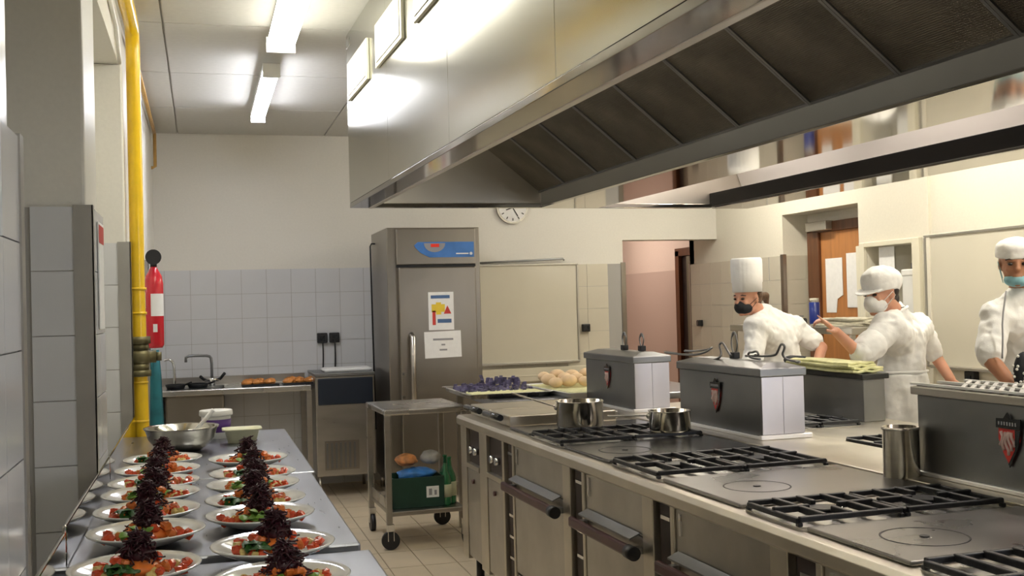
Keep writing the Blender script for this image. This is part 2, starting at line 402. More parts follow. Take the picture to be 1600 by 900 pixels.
sheet('paper_sheet', 'cut-out white paper sheet taped to the orange door, left one', [(4.920, y, z) for y, z in [(7.86, 1.80), (7.62, 1.80), (7.62, 1.50), (7.70, 1.47), (7.72, 1.36), (7.86, 1.36)]], white_paper, (.004, 0, 0))
sheet('paper_sheet', 'tall white paper sheet taped at the right edge of the orange door', [(4.920, y, z) for y, z in [(7.56, 1.83), (7.36, 1.83), (7.36, 1.40), (7.56, 1.40)]], white_paper, (.004, 0, 0))
# things in the shelf niche
mb = MB()
for z in (1.30,): mb.box(XR + .01, XR + .235, 6.425, 6.975, z, z + .012)
mb.build('niche_shelf', steel, wall_right)
sheet('paper_sheet', 'white paper sheet hanging in the wall niche behind the pointing cook', [(XR + .03, y, z) for y, z in [(6.88, 1.84), (6.70, 1.84), (6.70, 1.50), (6.88, 1.50)]], white_paper, (.004, 0, 0))
mb = MB(); mb.box(XR + .03, XR + .18, 6.45, 6.62, 1.313, 1.66); mb.box(XR + .025, XR + .185, 6.445, 6.625, 1.62, 1.67); tag(mb.build('dispenser_box', white_pl, bevel=.01), 'off-white dispenser box on the shelf of the wall niche', 'box')
mb = MB(); mb.tube([(XR + .1, 6.46, 1.672), (XR + .1, 6.46, 1.71), (XR + .1, 6.6, 1.72), (XR + .1, 6.6, 1.674)], .006, smooth=1); tag(mb.build('wire_hook', steel_dark), 'small grey wire loop on top of the dispenser box', 'hook')
# whiteboards
def wboard(label, x0, x1, y0, y1, z0, z1, axis):
    t = thing('whiteboard', label, 'whiteboard', ((x0+x1)/2, (y0+y1)/2, z0))
    mb = MB(); cx, cy = (x0+x1)/2, (y0+y1)/2
    if axis == 'x': hw = (x1-x0)/2; mb.box(-hw, hw, -.012, .0, 0, z1-z0)
    else: hw = (y1-y0)/2; mb.box(-.012, 0, -hw, hw, 0, z1-z0)
    mb.build('board_surface', board, t)
    mb = MB(); h = z1 - z0; w_ = .018
    for a, b, c, d in ((-hw, hw, 0, w_), (-hw, hw, h-w_, h), (-hw, -hw+w_, w_, h-w_), (hw-w_, hw, w_, h-w_)):
        if axis == 'x': mb.box(a, b, -.022, .0, c, d)
        else: mb.box(-.022, 0, a, b, c, d)
    mb.build('board_frame', alu, t, bevel=.003)
    mb = MB()
    if axis == 'x': mb.box(-hw + .1, hw - .1, -.07, -.0221, 0, .015)
    else: mb.box(-.07, -.0221, -hw + .1, hw - .1, 0, .015)
    mb.build('pen_ledge', alu, t)
    return t
wboard('cream whiteboard on the back wall beside the tall fridge', 2.0, 3.31, YB-.008, YB-.008, .955, 1.855, 'x')
wboard('large cream whiteboard on the right wall behind the masked cook', XR, XR, 3.7, 6.30, 1.0, 1.89, 'y')
mb = MB(); mb.tube([(2.2, YB-.03, 1.862), (2.6, YB-.04, 1.875), (3.16, YB-.05, 1.895), (3.17, YB-.05, 1.88)], .009); tag(mb.build('pointer_rod', steel_dark), 'thin dark rod along the top edge of the back whiteboard', 'rod')
mb = MB(); mb.box(1.9, 3.7, YB - .07, YB - .009, .80, .92); mb.box(1.9, 3.7, YB - .075, YB - .009, .845, .855); struct('trim_13', mb, mat('trunking_cream', (.66, .62, .50), .4), bevel=.004)
# clock
t = thing('wall_clock', 'round white wall clock half hidden above the hood edge', 'clock', (2.70, YB, 2.36))
mb = MB(); mb.rings([[(.145*math.cos(a), y, .145*math.sin(a)) for a in [2*math.pi*k/32 for k in range(32)]] for y in (0, -.035)]); mb.build('clock_case', alu, t)
mb = MB(); mb.rings([[(.128*math.cos(a), y, .128*math.sin(a)) for a in [2*math.pi*k/32 for k in range(32)]] for y in (-.0352, -.038)]); mb.build('clock_face', white_paper, t)
mb = MB()
for k in range(12):
    a = k*math.pi/6; M = Matrix.Rotation(a, 4, 'Y'); mb.box(-.004, .004, -.041, -.0382, .095, .118, M=M)
mb.box(-.004, .004, -.043, -.0382, -.01, .09, M=Matrix.Rotation(2.6, 4, 'Y')); mb.box(-.005, .005, -.043, -.0382, -.01, .065, M=Matrix.Rotation(-1.9, 4, 'Y'))
mb.build('clock_marks', black, t)
# sockets
def socket(label, loc, axis='x', w_=.07, group=None):
    t = thing('wall_socket', label, 'socket', loc)
    mb = MB()
    if axis == 'x': mb.box(-w_/2, w_/2, -.045, 0, -w_/2, w_/2)
    else: mb.box(-.045, 0, -w_/2, w_/2, -w_/2, w_/2)
    mb.build('socket_plate', black, t, bevel=.006)
    mb = MB()
    if axis == 'x': mb.box(-.02, .02, -.05, -.0451, -.02, .02)
    else: mb.box(-.05, -.0451, -.02, .02, -.02, .02)
    mb.build('socket_insert', black_gl, t)
    return t
for k, (dx, nm) in enumerate(((-.066, 'left'), (.036, 'right'))):
    t = socket('black wall socket with hanging lead above the ice machine, %s of the pair' % nm, (1.05 + dx, YB - .008, 1.25), w_=.085)
    mb = MB(); mb.tube([(0, -.05, -.01), (0, -.06, -.06), (.005, -.03, -.15), (0, -.03, -.27)], .006, smooth=2); mb.build('lead', black, t)
socket('small black socket on the tiles between whiteboard and doorway', (3.37, YB - .008, 1.262))
socket('small black switch on the right wall tiles left of the tall-hat chef', (XR - .008, 9.75, 1.262), 'y', .06)
socket('small black socket low on the right wall below the whiteboard', (XR - .008, 5.85, .95), 'y', .09)

# ================================================================ ceiling lamps
def lamp(label, x, y0, y1, glow, w_=.12):
    t = thing('ceiling_lamp', label, 'ceiling lamp', (x, (y0+y1)/2, ZC), 0, 'fluorescent ceiling lamps')
    L = (y1-y0)/2
    mb = MB(); tw = w_/2 if w_ < .12 else w_*.43; mb.box(-tw, tw, -L, L, -.085, -.05); mb.build('lamp_tray', white_pl, t, bevel=.006)
    mb = MB(); 
    mb.rings([[(w_*.48*math.cos(a), y, -.086 - .045*math.sin(a)) for a in [math.pi*k/8 for k in range(9)]] for y in (-L + .02, L - .02)]); mb.build('diffuser', glow, t)
    for s in (-1, 1):
        mb = MB(); mb.cyl((0, s*L*.7, -.05), (0, s*L*.7, -.0005), .012); mb.build('hanger', white_pl, t)
    for s in (-1, 1):
        mb = MB(); mb.box(-w_/2, w_/2, s*L - .012 + s*.0125, s*L + .012 + s*.0125, -.13, -.05); mb.build('end_cap', white_pl, t)
lamp('slim lit ceiling lamp over the left aisle, the far one', .42, 6.45, 8.0, lamp_f, .10)
lamp('large lit ceiling lamp over the left aisle, the nearer one', .43, 4.25, 5.8, lamp_l, .15)
lamp('unseen lit ceiling lamp added over the left aisle behind the camera', .43, -.6, .95, lamp_l, .15)  # unseen lamp, added for light from behind the camera
for k, y in enumerate((.6, 3.0, 5.4, 7.8)):
    lamp('lit ceiling lamp over the right aisle, %s from the near end' % ordn[k], 3.95, y - .75, y + .75, lamp_r, .15)
t = thing('ceiling_lamp', 'lit lamp on the corridor ceiling beyond the doorway', 'ceiling lamp', (4.5, 12.4, 2.62), 0, 'fluorescent ceiling lamps')
mb = MB(); mb.box(-.1, .1, -.7, .7, -.06, 0); mb.build('diffuser', lamp_c, t)

# ================================================================ pipes on the left wall
t = thing('gas_pipe', 'thick yellow gas pipe rising behind the prep table to the ceiling', 'pipe', (-.30, 5.66, 0))
mb = MB(); pp = [(.012, 0, 0), (.008, 0, .8), (0, 0, 1.6), (0, 0, 2.80), (0, -.02, 2.87), (0, -.07, 2.905), (0, -.18, 2.91), (0, -6, 2.91)]
mb.tube(pp, .034, n=16); mb.build('pipe', yellow, t)
mb = MB()
for z in (1.5, 1.16, 1.62, .97): mb.cyl((0.003, 0, z-.006), (0.003, 0, z+.006), .038)
mb.build('pipe_joint', yellow, t)
mb = MB(); mb.cyl((.0, 0, 1.19), (.0, 0, 1.22), .055, n=8); mb.cyl((0, 0, 1.22), (0, 0, 1.25), .046); mb.ell((0, 0, 1.285), (.062, .055, .05)); mb.cyl((0, 0, 1.32), (0, 0, 1.35), .046); mb.cyl((0, 0, 1.35), (0, 0, 1.385), .055, n=8)
mb.cyl((-.075, 0, 1.285), (.08, 0, 1.285), .03); mb.cyl((.08, 0, 1.285), (.105, 0, 1.285), .022); mb.build('valve_body', brass, t)
mb = MB(); mb.box(-.09, -.03, .0, .04, 1.51, 1.53); mb.build('pipe_bracket', yellow, t)
t = thing('thin_pipe', 'thin ochre pipe with a bend high at the back left corner', 'pipe', (0, 0, 2.6))
mb = MB(); mb.tube([(-.33, 5.9, .33), (-.335, 9.1, .345), (-.335, 9.2, .34), (-.335, 9.2, .08), (-.36, 9.2, .07), (-.3651, 9.2, .07)], .014); mb.build('pipe', copper, t)
t = thing('grey_conduit', 'thin grey conduit running along the header beside the yellow pipe', 'pipe', (0, 0, 2.7))
mb = MB(); mb.tube([(-.352, -1, .16), (-.352, 5.0, .16), (-.352, 5.3, .13), (-.352, 5.42, .05), (-.352, 5.5, .0)], .010); mb.build('pipe', plaster, t)
t = thing('wall_notice', 'small red-topped notice on the right face of the tiled left pillar', 'notice', (-.3285, 3.95, 1.45))
mb = MB(); mb.box(0, .004, -.09, .09, 0, .36); mb.build('sheet', white_paper, t)
mb = MB(); mb.box(.0042, .0055, -.085, .085, .29, .35); mb.build('red_header', red_print, t)
# extinguisher and teal cloth
t = thing('fire_extinguisher', 'red fire extinguisher with black horn beside the yellow pipe', 'fire extinguisher', (-.285, 7.2, 1.28))
mb = MB(); mb.lathe([(0, 0), (.045, .0), (.056, .02), (.057, .40), (.05, .45), (.028, .49), (.018, .51), (0, .51)], n=24); mb.build('cylinder', red, t)
mb = MB(); mb.rings([[(.0575*math.cos(a), .0575*math.sin(a), z) for a in [-1.9 + .09*k for k in range(20)]] for z in (.2, .34)], closed=False, cap=False); mb.build('paper_label', white_pl, t)
mb = MB(); mb.rings([[(.0578*math.cos(a), .0578*math.sin(a), z) for a in [-1.7 + .09*k for k in range(6)]] for z in (.10, .15)], closed=False, cap=False); mb.build('round_label', white_pl, t)
mb = MB(); mb.cyl((0, 0, .51), (0, 0, .56), .02); mb.box(-.01, .01, -.07, .03, .54, .56); mb.build('valve', black, t)
mb = MB(); mb.cyl((.005, -.02, .565), (.005, -.13, .565), .022, .048, n=20); mb.build('horn', black, t)
mb = MB(); mb.box(-.078, -.05, -.03, .03, .25, .35); mb.build('wall_bracket', white_pl, t)
mb = MB()
for k, (a, b) in enumerate(((-.03, .03), (-.012, .045))):
    mb.rings([[(a*s + (.008*math.sin(5*j + k)), -.04*k + .018*math.cos(j*1.57), z) for j in range(8) for a in ([-.03, -.02, 0, .02, .03, .02, 0, -.02][j] ,)] for z, s in ((1.27, .6), (1.1, 1.0), (.8, 1.3), (.55, 1.5))])
o = mb.build('teal_cloth', teal, smooth=True, loc=(-.285, 7.1, 0)); tag(o, 'teal cloth hanging on the left wall under the extinguisher', 'cloth')

# ================================================================ prep tables with plates
def prep_table(label, x0, x1, y0, y1, z, ups=True, legs=True):
    t = thing('prep_table', label, 'table', ((x0+x1)/2, (y0+y1)/2, 0), 0, 'steel prep tables under the salads')
    hx, hy = (x1-x0)/2, (y1-y0)/2
    mb = MB(); mb.box(-hx, hx, -hy, hy, z-.035, z); mb.build('tabletop', steel_top, t, bevel=.006)
    if ups: mb = MB(); mb.box(-hx, -hx + .010, -hy + .003, hy - .003, z + .0005, z + .10); mb.build('upstand', hood_pol, t, bevel=.004)
    for sx in (-1, 1):
        for sy in (-1, 1):
            mb = MB(); mb.box(sx*(hx-.05)-.02, sx*(hx-.05)+.02, sy*(hy-.06)-.02, sy*(hy-.06)+.02, 0.006, z-.035); mb.build('leg', steel, t)
    mb = MB(); mb.box(-hx+.04, hx-.04, -hy+.05, hy-.05, .2, .225); mb.build('lower_shelf', steel, t)
prep_table('far steel prep table carrying the mixing bowl and tubs', -.33, .392, 4.075, 5.60, .90)
prep_table('middle steel prep table carrying most salad plates', -.33, .378, 2.79, 4.06, .90)
prep_table('near steel prep table at the bottom edge of the photo', -.33, .40, 1.3, 2.775, .885)
mb = MB(); mb.lathe([(0, 0), (.075, 0), (.085, .004), (.13, .022), (.147, .031), (.149, .034), (.146, .036), (.128, .028), (.09, .012), (.07, .008), (0, .007)], n=48)
platev = mb.build('dinner_plate', ceramic, smooth=True)
plates = [('left', -.16, 2.66), ('left', -.150, 2.99), ('left', -.163, 3.32), ('left', -.165, 3.60), ('left', -.166, 3.86), ('left', -.165, 4.14), ('left', -.158, 4.46),
          ('right', .155, 2.42), ('right', .155, 2.715), ('right', .145, 3.11), ('right', .145, 3.385), ('right', .150, 3.66), ('right', .160, 3.93), ('right', .160, 4.30)]
# --- salad prototypes
def chunk(r, seed, n=6):
    rnd = random.Random(seed); mb = MB(); mb.ell((0, 0, 0), (r, r*.8, r*.65), n=n, m=4)
    for v in mb.bm.verts: v.co *= rnd.uniform(.72, 1.2)
    for f in mb.bm.faces: f.smooth = False
    return mb
def leafmesh(seed, L=.05, W=.03):
    rnd = random.Random(seed); mb = MB(); rows = []
    for i in range(6):
        t_ = i/5; w_ = W*math.sin(math.pi*min(.97, t_*.9 + .08))
        rows.append([(w_*s + rnd.uniform(-.003, .003), L*t_, .012*math.sin(3*t_) + .006*math.cos(6*s + i) + .006*abs(s)) for s in (-1, -.5, 0, .5, 1)])
    mb.rings(rows, closed=False, cap=False); return mb
def beetmesh(seed):
    rnd = random.Random(seed); mb = MB()
    mb.ell((0, 0, .022), (.034, .030, .030), n=9, m=5)
    for i in range(230):
        a = rnd.uniform(0, 6.28); h = .078*rnd.random()**1.2; rr = (.050*(1 - h/.095))*math.sqrt(rnd.random())*1.15
        p = Vector((rr*math.cos(a), rr*math.sin(a), h + .004))
        d = Vector((rnd.uniform(-1, 1), rnd.uniform(-1, 1), rnd.uniform(-.7, .6))).normalized()
        e = Vector((rnd.uniform(-1, 1), rnd.uniform(-1, 1), -.6))*.009
        L = rnd.uniform(.018, .045)
        mb.tube([p - d*L/2 + e, p, p + d*L/2 + e], .0024, n=3)
    return mb
def make_salad(seed):
    rnd = random.Random(seed)
    t = thing('salad_portion', 'x', 'salad', (0, 0, 0), 0, 'plated salads')
    mb = MB(); mb.ell((0, 0, .016), (.062, .055, .020), n=14, m=6)
    for v in mb.bm.verts: v.co *= rnd.uniform(.9, 1.12)
    mb.build('grated_carrot', oran, t)
    b = beetmesh(seed).build('beetroot_shreds', beet, t, loc=(rnd.uniform(-.01, .01), .005, .018)); b['kind'] = 'stuff'
    protos = {}
    def piece(name, m, r, x, y, z=.012):
        k = (name, rnd.randint(0, 1))
        if k not in protos:
            protos[k] = chunk(r, rnd.random()).build(name, m, t, loc=(x, y, z)); protos[k].rotation_euler = (rnd.uniform(-.5, .5), rnd.uniform(-.5, .5), rnd.uniform(0, 6))
        else: inst(protos[k], t, (x, y, z), rot=(rnd.uniform(-.6, .6), rnd.uniform(-.6, .6), rnd.uniform(0, 6)), scale=[rnd.uniform(.8, 1.1)]*3)
    for s in (-1, 1):
        for i in range(4):
            piece('tomato_piece', tom, .019, s*rnd.uniform(.05, .108), rnd.uniform(-.05, .045), .014)
        for i in range(3): piece('orange_piece', oran, .016, s*rnd.uniform(.035, .075), rnd.uniform(-.05, .045), .018)
        for i in range(2): piece('yellow_piece', yelf, .019, s*rnd.uniform(.04, .085), rnd.uniform(-.06, .05), .012)
    for i in range(3): piece('tomato_piece', tom, .019, rnd.uniform(-.05, .05), rnd.uniform(-.075, -.05), .014)
    for i in range(2): piece('yellow_piece', yelf, .019, rnd.uniform(-.05, .05), rnd.uniform(-.08, -.055), .012)
    for i in range(3):
        piece('tomato_piece', tom, .019, rnd.uniform(-.045, .045), rnd.uniform(-.045, .03), .034)
        piece('orange_piece', oran, .017, rnd.uniform(-.055, .055), rnd.uniform(-.04, .03), .036)
    lf = leafmesh(seed).build('lettuce_leaf', leafd if seed % 2 else leaf, t, loc=(-.02, -.05, .014), rotz=2.6)
    for i in range(4):
        a = rnd.uniform(2.4, 4.0)
        inst(lf, t, (rnd.uniform(-.06, .05), rnd.uniform(-.055, -.035), rnd.uniform(.012, .024)), rot=(rnd.uniform(-.2, .3), rnd.uniform(-.4, .4), a), scale=[rnd.uniform(.6, 1)]*3)
    return t
protos = [make_salad(s) for s in (1, 2, 3, 4)]
used = set(); cnt = {'left': 0, 'right': 0}
for i, (side, x, y) in enumerate(plates):
    z = .90 if y > 2.78 else .885
    if side == 'right' and i == 8: z = .90
    k = cnt[side]; cnt[side] += 1
    p = platev if i == 0 else inst(platev, None, (0, 0, 0), 'dinner_plate')
    p.location = (x, y, z + (.004 if i % 2 else .001)); tag(p, 'white dinner plate in the %s row of salads, %s from the front' % (side, ordn[k]), 'plate', 'white plates of salad')
    lab = 'beetroot-topped mixed salad on the %s plate of the %s row, counted from the front' % (ordn[k], side)
    q = i % 4; loc = (x, y - .005, z + .0150); rz = random.uniform(-.25, .25)
    if q not in used: used.add(q); s = protos[q]; s.location = loc; s.rotation_euler.z = rz; s['label'] = lab
    else: s = copy_tree(protos[q], loc, rz, lab)
    if side == 'left' and k >= 0: s.location.x += .005
# bowl, spatula, tubs
t = thing('mixing_bowl', 'large stainless mixing bowl at the far end of the prep tables', 'bowl', (-.095, 4.93, .9005))
mb = MB(); mb.lathe([(0, 0), (.075, 0), (.11, .02), (.138, .055), (.150, .095), (.158, .103), (.158, .106), (.147, .103), (.134, .058), (.106, .024), (.07, .004), (0, .004)], n=40); mb.build('bowl_shell', pot_steel, t)
mb = MB(); mb.lathe([(0, .04), (.06, .045), (.1, .042), (.12, .04), (.05, .03), (0, .02)], n=20)
for v in mb.bm.verts: v.co.z += .008*math.sin(v.co.x*60)*math.cos(v.co.y*50)
mb.build('dressing', ceramic, t, smooth=True)
t = thing('spatula', 'white plastic spatula leaning in the steel bowl', 'spatula', (-.06, 4.93, .955))
mb = MB(); mb.tube([(0, 0, .0), (.04, -.02, .05), (.1, -.04, .12)], .009); mb.build('handle', white_pl, t)
mb = MB(); mb.prism([(-.05, .02, -.012), (-.01, .03, -.01), (.015, -.005, .01), (-.01, -.03, .0), (-.05, -.015, -.012)], (0, 0, .008)); mb.build('blade', white_pl, t, bevel=.002)
t = thing('plastic_bucket', 'white and purple plastic bucket behind the steel bowl', 'bucket', (.055, 5.36, .9005))
mb = MB(); mb.lathe([(0, 0), (.062, 0), (.068, .105), (.0, .105)], n=28); mb.build('tub', white_pl, t)
mb = MB(); mb.lathe([(.0655, .03), (.0695, .09), (.068, .09), (.064, .03)], n=28); mb.build('printed_band', purple, t)
mb = MB(); mb.lathe([(0, .106), (.076, .106), (.078, .112), (.076, .132), (.0, .134)], n=28); mb.build('lid', white_pl, t, bevel=.002)
t = thing('cream_tub', 'cream rectangular plastic tub beside the steel bowl', 'tub', (.165, 5.12, .9005))
mb = MB()
def rr(hx, hy, z, r=.03, n=5):
    out = []
    for cx, cy, a0 in ((hx-r, hy-r, 0), (-hx+r, hy-r, math.pi/2), (-hx+r, -hy+r, math.pi), (hx-r, -hy+r, 1.5*math.pi)):
        for k in range(n): a = a0 + math.pi/2*k/(n-1); out.append((cx + r*math.cos(a), cy + r*math.sin(a), z))
    return out
mb.rings([rr(.062, .045, 0), rr(.076, .06, .058), rr(.088, .07, .060), rr(.088, .07, .066), rr(.074, .058, .064), rr(.06, .043, .012)]); mb.build('tub_shell', cream_tub, t)

# ================================================================ back counter with sink
t = thing('sink_counter', 'steel sink counter along the tiled back wall', 'counter', (.26, 9.08, 0))
mb = MB(); mb.box(-.62, .57, -.29, .30, .85, .895); mb.build('worktop', steel_light, t, bevel=.006)
mb = MB(); mb.box(-.62, .57, .28, .305, .896, .96); mb.build('upstand', steel, t)
for x in (-.6, .55):
    for y in (-.26, .26): mb = MB(); mb.box(x-.02, x+.02, y-.02, y+.02, .006, .85); mb.build('leg', steel, t)
mb = MB(); mb.box(-.55, -.1, -.22, .25, .45, .849); mb.build('sink_basin', steel_fridge, t, bevel=.02)
mb = MB(); mb.rings([rr(.2, .17, .8965), rr(.19, .16, .8965), rr(.17, .14, .897)], M=Matrix.Translation((-.3, -.02, 0))); mb.build('sink_rim', steel_dark, t)
t = thing('mixer_tap', 'chrome mixer tap with swan neck behind the sink', 'tap', (.17, 9.2, .8955))
mb = MB(); mb.cyl((-.1, 0, 0), (-.1, 0, .05), .025); mb.cyl((-.16, 0, .05), (-.04, 0, .05), .018); mb.build('tap_base', chrome, t)
mb = MB(); mb.tube([(-.1, 0, .05), (-.1, 0, .22), (-.12, 0, .245), (-.2, -.03, .25), (-.30, -.05, .25), (-.30, -.05, .20)], .011, smooth=1); mb.build('spout', steel_dark, t)
for a_, b_ in (((-.16, 0, .05), (-.19, -.04, .08)), ((-.04, 0, .05), (-.0, -.04, .1))): mb = MB(); mb.cyl(a_, b_, .012); mb.build('tap_lever', black, t)
t = thing('small_tap', 'thin curved tap at the left end of the sink counter', 'tap', (-.24, 9.2, .8955))
mb = MB(); mb.tube([(-.06, 0, .22), (-.01, 0, .23), (.02, 0, .18), (.02, 0, 0)], .011, smooth=2); mb.build('spout', chrome, t)
for k, (x, y, r) in enumerate(((-.21, 9.0, .08), (-.04, 9.02, .085))):
    t = thing('black_pan', ['dark pan left of the sink tap, leftmost', 'dark pan right beside the sink tap'][k], 'pan', (x, y, .8955), group='dark pans by the sink')
    mb = MB(); mb.lathe([(0, 0), (r*.8, 0), (r, .035), (r*.97, .037), (r*.76, .005), (0, .004)], n=24); mb.build('pan_body', iron, t)
    mb = MB(); mb.tube([(r*.9, 0, .03), (r*1.5, -.05, .05)], .008); mb.build('handle', black, t)
for k, x in enumerate((.44, .76)):
    t = thing('baking_tray', ['dark baking tray holding pastries on the sink counter, left one', 'dark baking tray holding pastries on the sink counter, right one'][k], 'tray', (x, 8.98, .896), group='pastry trays on the back counter')
    mb = MB(); mb.box(-.145, .1 if k else .145, -.12, .12, 0, .006); mb.box(-.145, .1 if k else .145, -.12, -.115, .006, .018); mb.build('tray', iron, t)
    for i in range(7):
        mb = chunk(.044, 50 + i + 9*k, 10); mb.build('pastry', bread_o, loc=(x - .105 + .085*(i % 3) + .02*(i//3), 8.92 + .055*(i//3), .925))
        o = bpy.data.objects[-1] if False else None
for k, o in enumerate([o for o in bpy.data.objects if o.name.startswith('pastry')]):
    tag(o, 'golden brown pastry, number %s along the %s tray on the sink counter' % (ordn[k % 7], 'left' if k < 7 else 'right'), 'pastry', 'golden pastries on the sink counter')
mb = MB(); mb.cyl((.84, 8.9, .92), (.85, 9.02, .92), .022); tag(mb.build('paper_roll', white_pl), 'small white roll at the right end of the sink counter', 'roll')
# undercounter ice machine
t = thing('ice_machine', 'steel undercounter ice machine with dark hatch beside the fridge', 'machine', (1.085, 8.98, 0))
mb = MB(); mb.box(-.235, .235, -.28, .32, .17, .96); mb.build('cabinet', steel, t, bevel=.008)
mb = MB(); mb.box(-.238, .238, -.292, .32, .9605, .985); mb.build('top_cap', steel_dark, t, bevel=.004)
mb = MB(); mb.box(-.215, .220, -.295, -.281, .735, .945); mb.build('hatch', navy, t, bevel=.01)
mb = MB(); mb.box(-.17, .10, -.286, -.281, .22, .45); mb.build('vent_panel', steel_fridge, t)
for k in range(7):
    mb = MB(); mb.box(-.16 + .036*k, -.145 + .036*k, -.296, -.2861, .235, .435); mb.build('vent_slat', steel_dark, t)
for x in (-.21, .21):
    for y in (-.24, .27): mb = MB(); mb.cyl((x, y, .006), (x, y, .17), .014); mb.build('leg', steel, t)
mb = MB(); mb.rings([rr(.19, .12, 0), rr(.2, .13, .02), rr(.18, .11, .03)]); tag(mb.build('white_tray', white_pl, loc=(1.13, 8.96, .9855)), 'white plastic tray lying on top of the ice machine', 'tray')
# tall fridge
t = thing('upright_fridge', 'tall stainless upright fridge with a blue control panel', 'fridge', (1.752, 8.3, 0))
mb = MB(); mb.box(-.37, .37, .03, .80, .12, 2.11); mb.build('cabinet', steel_fridge, t, bevel=.006)
mb = MB(); mb.box(-.30, .33, .0, .029, 1.82, 2.10); mb.build('head_panel', steel_fridge, t, bevel=.006)
mb = MB(); mb.box(-.29, .325, -.02, .029, .16, 1.80); dr = mb.build('fridge_door', steel_fridge, t, bevel=.01)
mb = MB(); mb.box(-.30, .33, .012, .0295, 1.80, 1.82); mb.build('seal', black, t)
mb = MB(); mb.tube([(-.20, -.02, .70), (-.20, -.065, .72), (-.20, -.065, 1.26), (-.20, -.02, 1.28)], .021, n=10); mb.build('handle', steel, dr)
mb = MB()
for z in (.98, .80): mb.box(-.28, -.262, -.026, -.0201, z-.01, z+.01)
mb.build('screw', chrome, dr)
mb = MB(); mb.prism([(-.16, -.008, 1.97), (-.13, -.008, 1.995), (.315, -.008, 1.995), (.315, -.008, 1.875), (-.04, -.008, 1.875), (-.11, -.008, 1.91), (-.15, -.008, 1.95)], (0, .0075, 0)); cp = mb.build('control_panel', blue, t)
mb = MB(); mb.prism([(-.0 + .085*math.cos(a), -.011, 1.985 + .07*math.sin(a)) for a in [math.pi + math.pi*k/10 for k in range(11)]], (0, .0025, 0)); mb.build('display_surround', gry_print, cp)
mb = MB(); mb.box(-.03, .035, -.014, -.0115, 1.955, 1.98); mb.build('display', red_led, cp)
mb = MB(); mb.box(.17, .27, -.010, -.0085, 1.898, 1.908); mb.rings([[(.29 + .012*math.cos(a), y, 1.903 + .012*math.sin(a)) for a in [2*math.pi*k/12 for k in range(12)]] for y in (-.010, -.0085)]); mb.build('maker_mark', white_pl, cp)
for x in (-.33, .33):
    for y in (.08, .74): mb = MB(); mb.cyl((x, y, .006), (x, y, .12), .02); mb.build('leg', steel, t)
mb = MB(); mb.tube([(-.40, .60, .5), (-.41, .60, 2.0), (-.40, .60, 2.02), (-.371, .60, 2.02)], .007); mb.build('side_cable', black, t)
t = thing('safety_notice', 'white notice with yellow and red print on the fridge door', 'notice', (1.788, 8.275, 1.31))
mb = MB(); mb.box(-.10, .10, 0, .004, 0, .295); mb.build('sheet', white_paper, t)
mb = MB(); mb.box(-.08, .07, -.001, -.0002, .245, .27); mb.box(-.03, .08, -.001, -.0002, .055, .085); mb.build('blue_print', blu_print, t)
mb = MB(); mb.box(-.075, .03, -.001, -.0002, .14, .20); mb.box(-.04, .0, -.0014, -.0008, .12, .215); mb.build('yellow_print', yel_print, t)
mb = MB(); mb.box(-.07, -.045, -.001, -.0002, .04, .15); mb.prism([(.02, -.0012, .125), (.08, -.0012, .125), (.05, -.0012, .19)], (0, .001, 0)); mb.build('red_print', red_print, t)
t = thing('printed_note', 'landscape white note with three grey lines on the fridge door', 'notice', (1.798, 8.274, 1.095))
mb = MB(); mb.box(-.145, .145, 0, .004, 0, .205, M=Matrix.Rotation(-.02, 4, 'Y')); mb.build('sheet', white_paper, t)
mb = MB(); mb.box(-.08, .08, -.001, -.0002, .135, .15); mb.box(-.015, .015, -.001, -.0002, .095, .107); mb.box(-.03, .03, -.001, -.0002, .055, .068); mb.build('grey_print', gry_print, t)

# ================================================================ cart with crate and bottles
t = thing('service_cart', 'two-tier stainless cart on black castors beside the range', 'cart', (1.32, 6.98, 0), .03)
mb = MB(); mb.box(-.265, .265, -.32, .34, .83, .865); mb.build('top_shelf', steel_light, t, bevel=.008)
mb = MB(); mb.box(-.24, .24, -.30, .32, .205, .235); mb.build('lower_shelf', steel, t, bevel=.006)
for sx in (-1, 1):
    for sy in (-.30, .32):
        mb = MB(); mb.box(sx*.245-.018, sx*.245+.018, sy-.018, sy+.018, .16, .829); mb.build('leg', steel, t, bevel=.003)
        c = MB(); c.cyl((sx*.24 - .0, sy - .014, .062), (sx*.24, sy + .016, .062), .056, n=24) if sx*sy > 0 else c.cyl((sx*.24 - .015, sy, .062), (sx*.24 + .015, sy, .062), .056, n=24)
        w_ = c.build('castor', black, t)
        c = MB(); c.box(sx*.24 - .022, sx*.24 + .022, sy - .022, sy + .022, .12, .16); c.box(sx*.24 - .02, sx*.24 - .016, sy - .02, sy + .02, .06, .12); c.box(sx*.24 + .016, sx*.24 + .02, sy - .02, sy + .02, .06, .12); c.build('castor_fork', chrome, w_)
mb = MB(); mb.box(-.24, -.236, -.28, .30, .236, .30); mb.build('side_lip', steel_light, t)
t = thing('green_crate', 'dark green crate full of wrappers on the lower cart shelf', 'crate', (1.285, 6.88, .2355))
mb = MB(); mb.box(-.165, .165, -.13, -.12, 0, .19); mb.box(-.165, .165, .12, .13, 0, .19); mb.box(-.165, -.155, -.12, .12, 0, .19); mb.box(.155, .165, -.12, .12, 0, .19); mb.box(-.155, .155, -.12, .12, 0, .01); mb.build('crate_box', green_c, t, bevel=.003)
mb = MB(); mb.box(.05, .13, -.134, -.1305, .06, .13); lb = mb.build('crate_label', white_paper, t)
mb = MB(); mb.box(.065, .085, -.136, -.1345, .075, .115); mb.box(.1, .115, -.136, -.1345, .075, .105); mb.build('label_print', gry_print, lb)
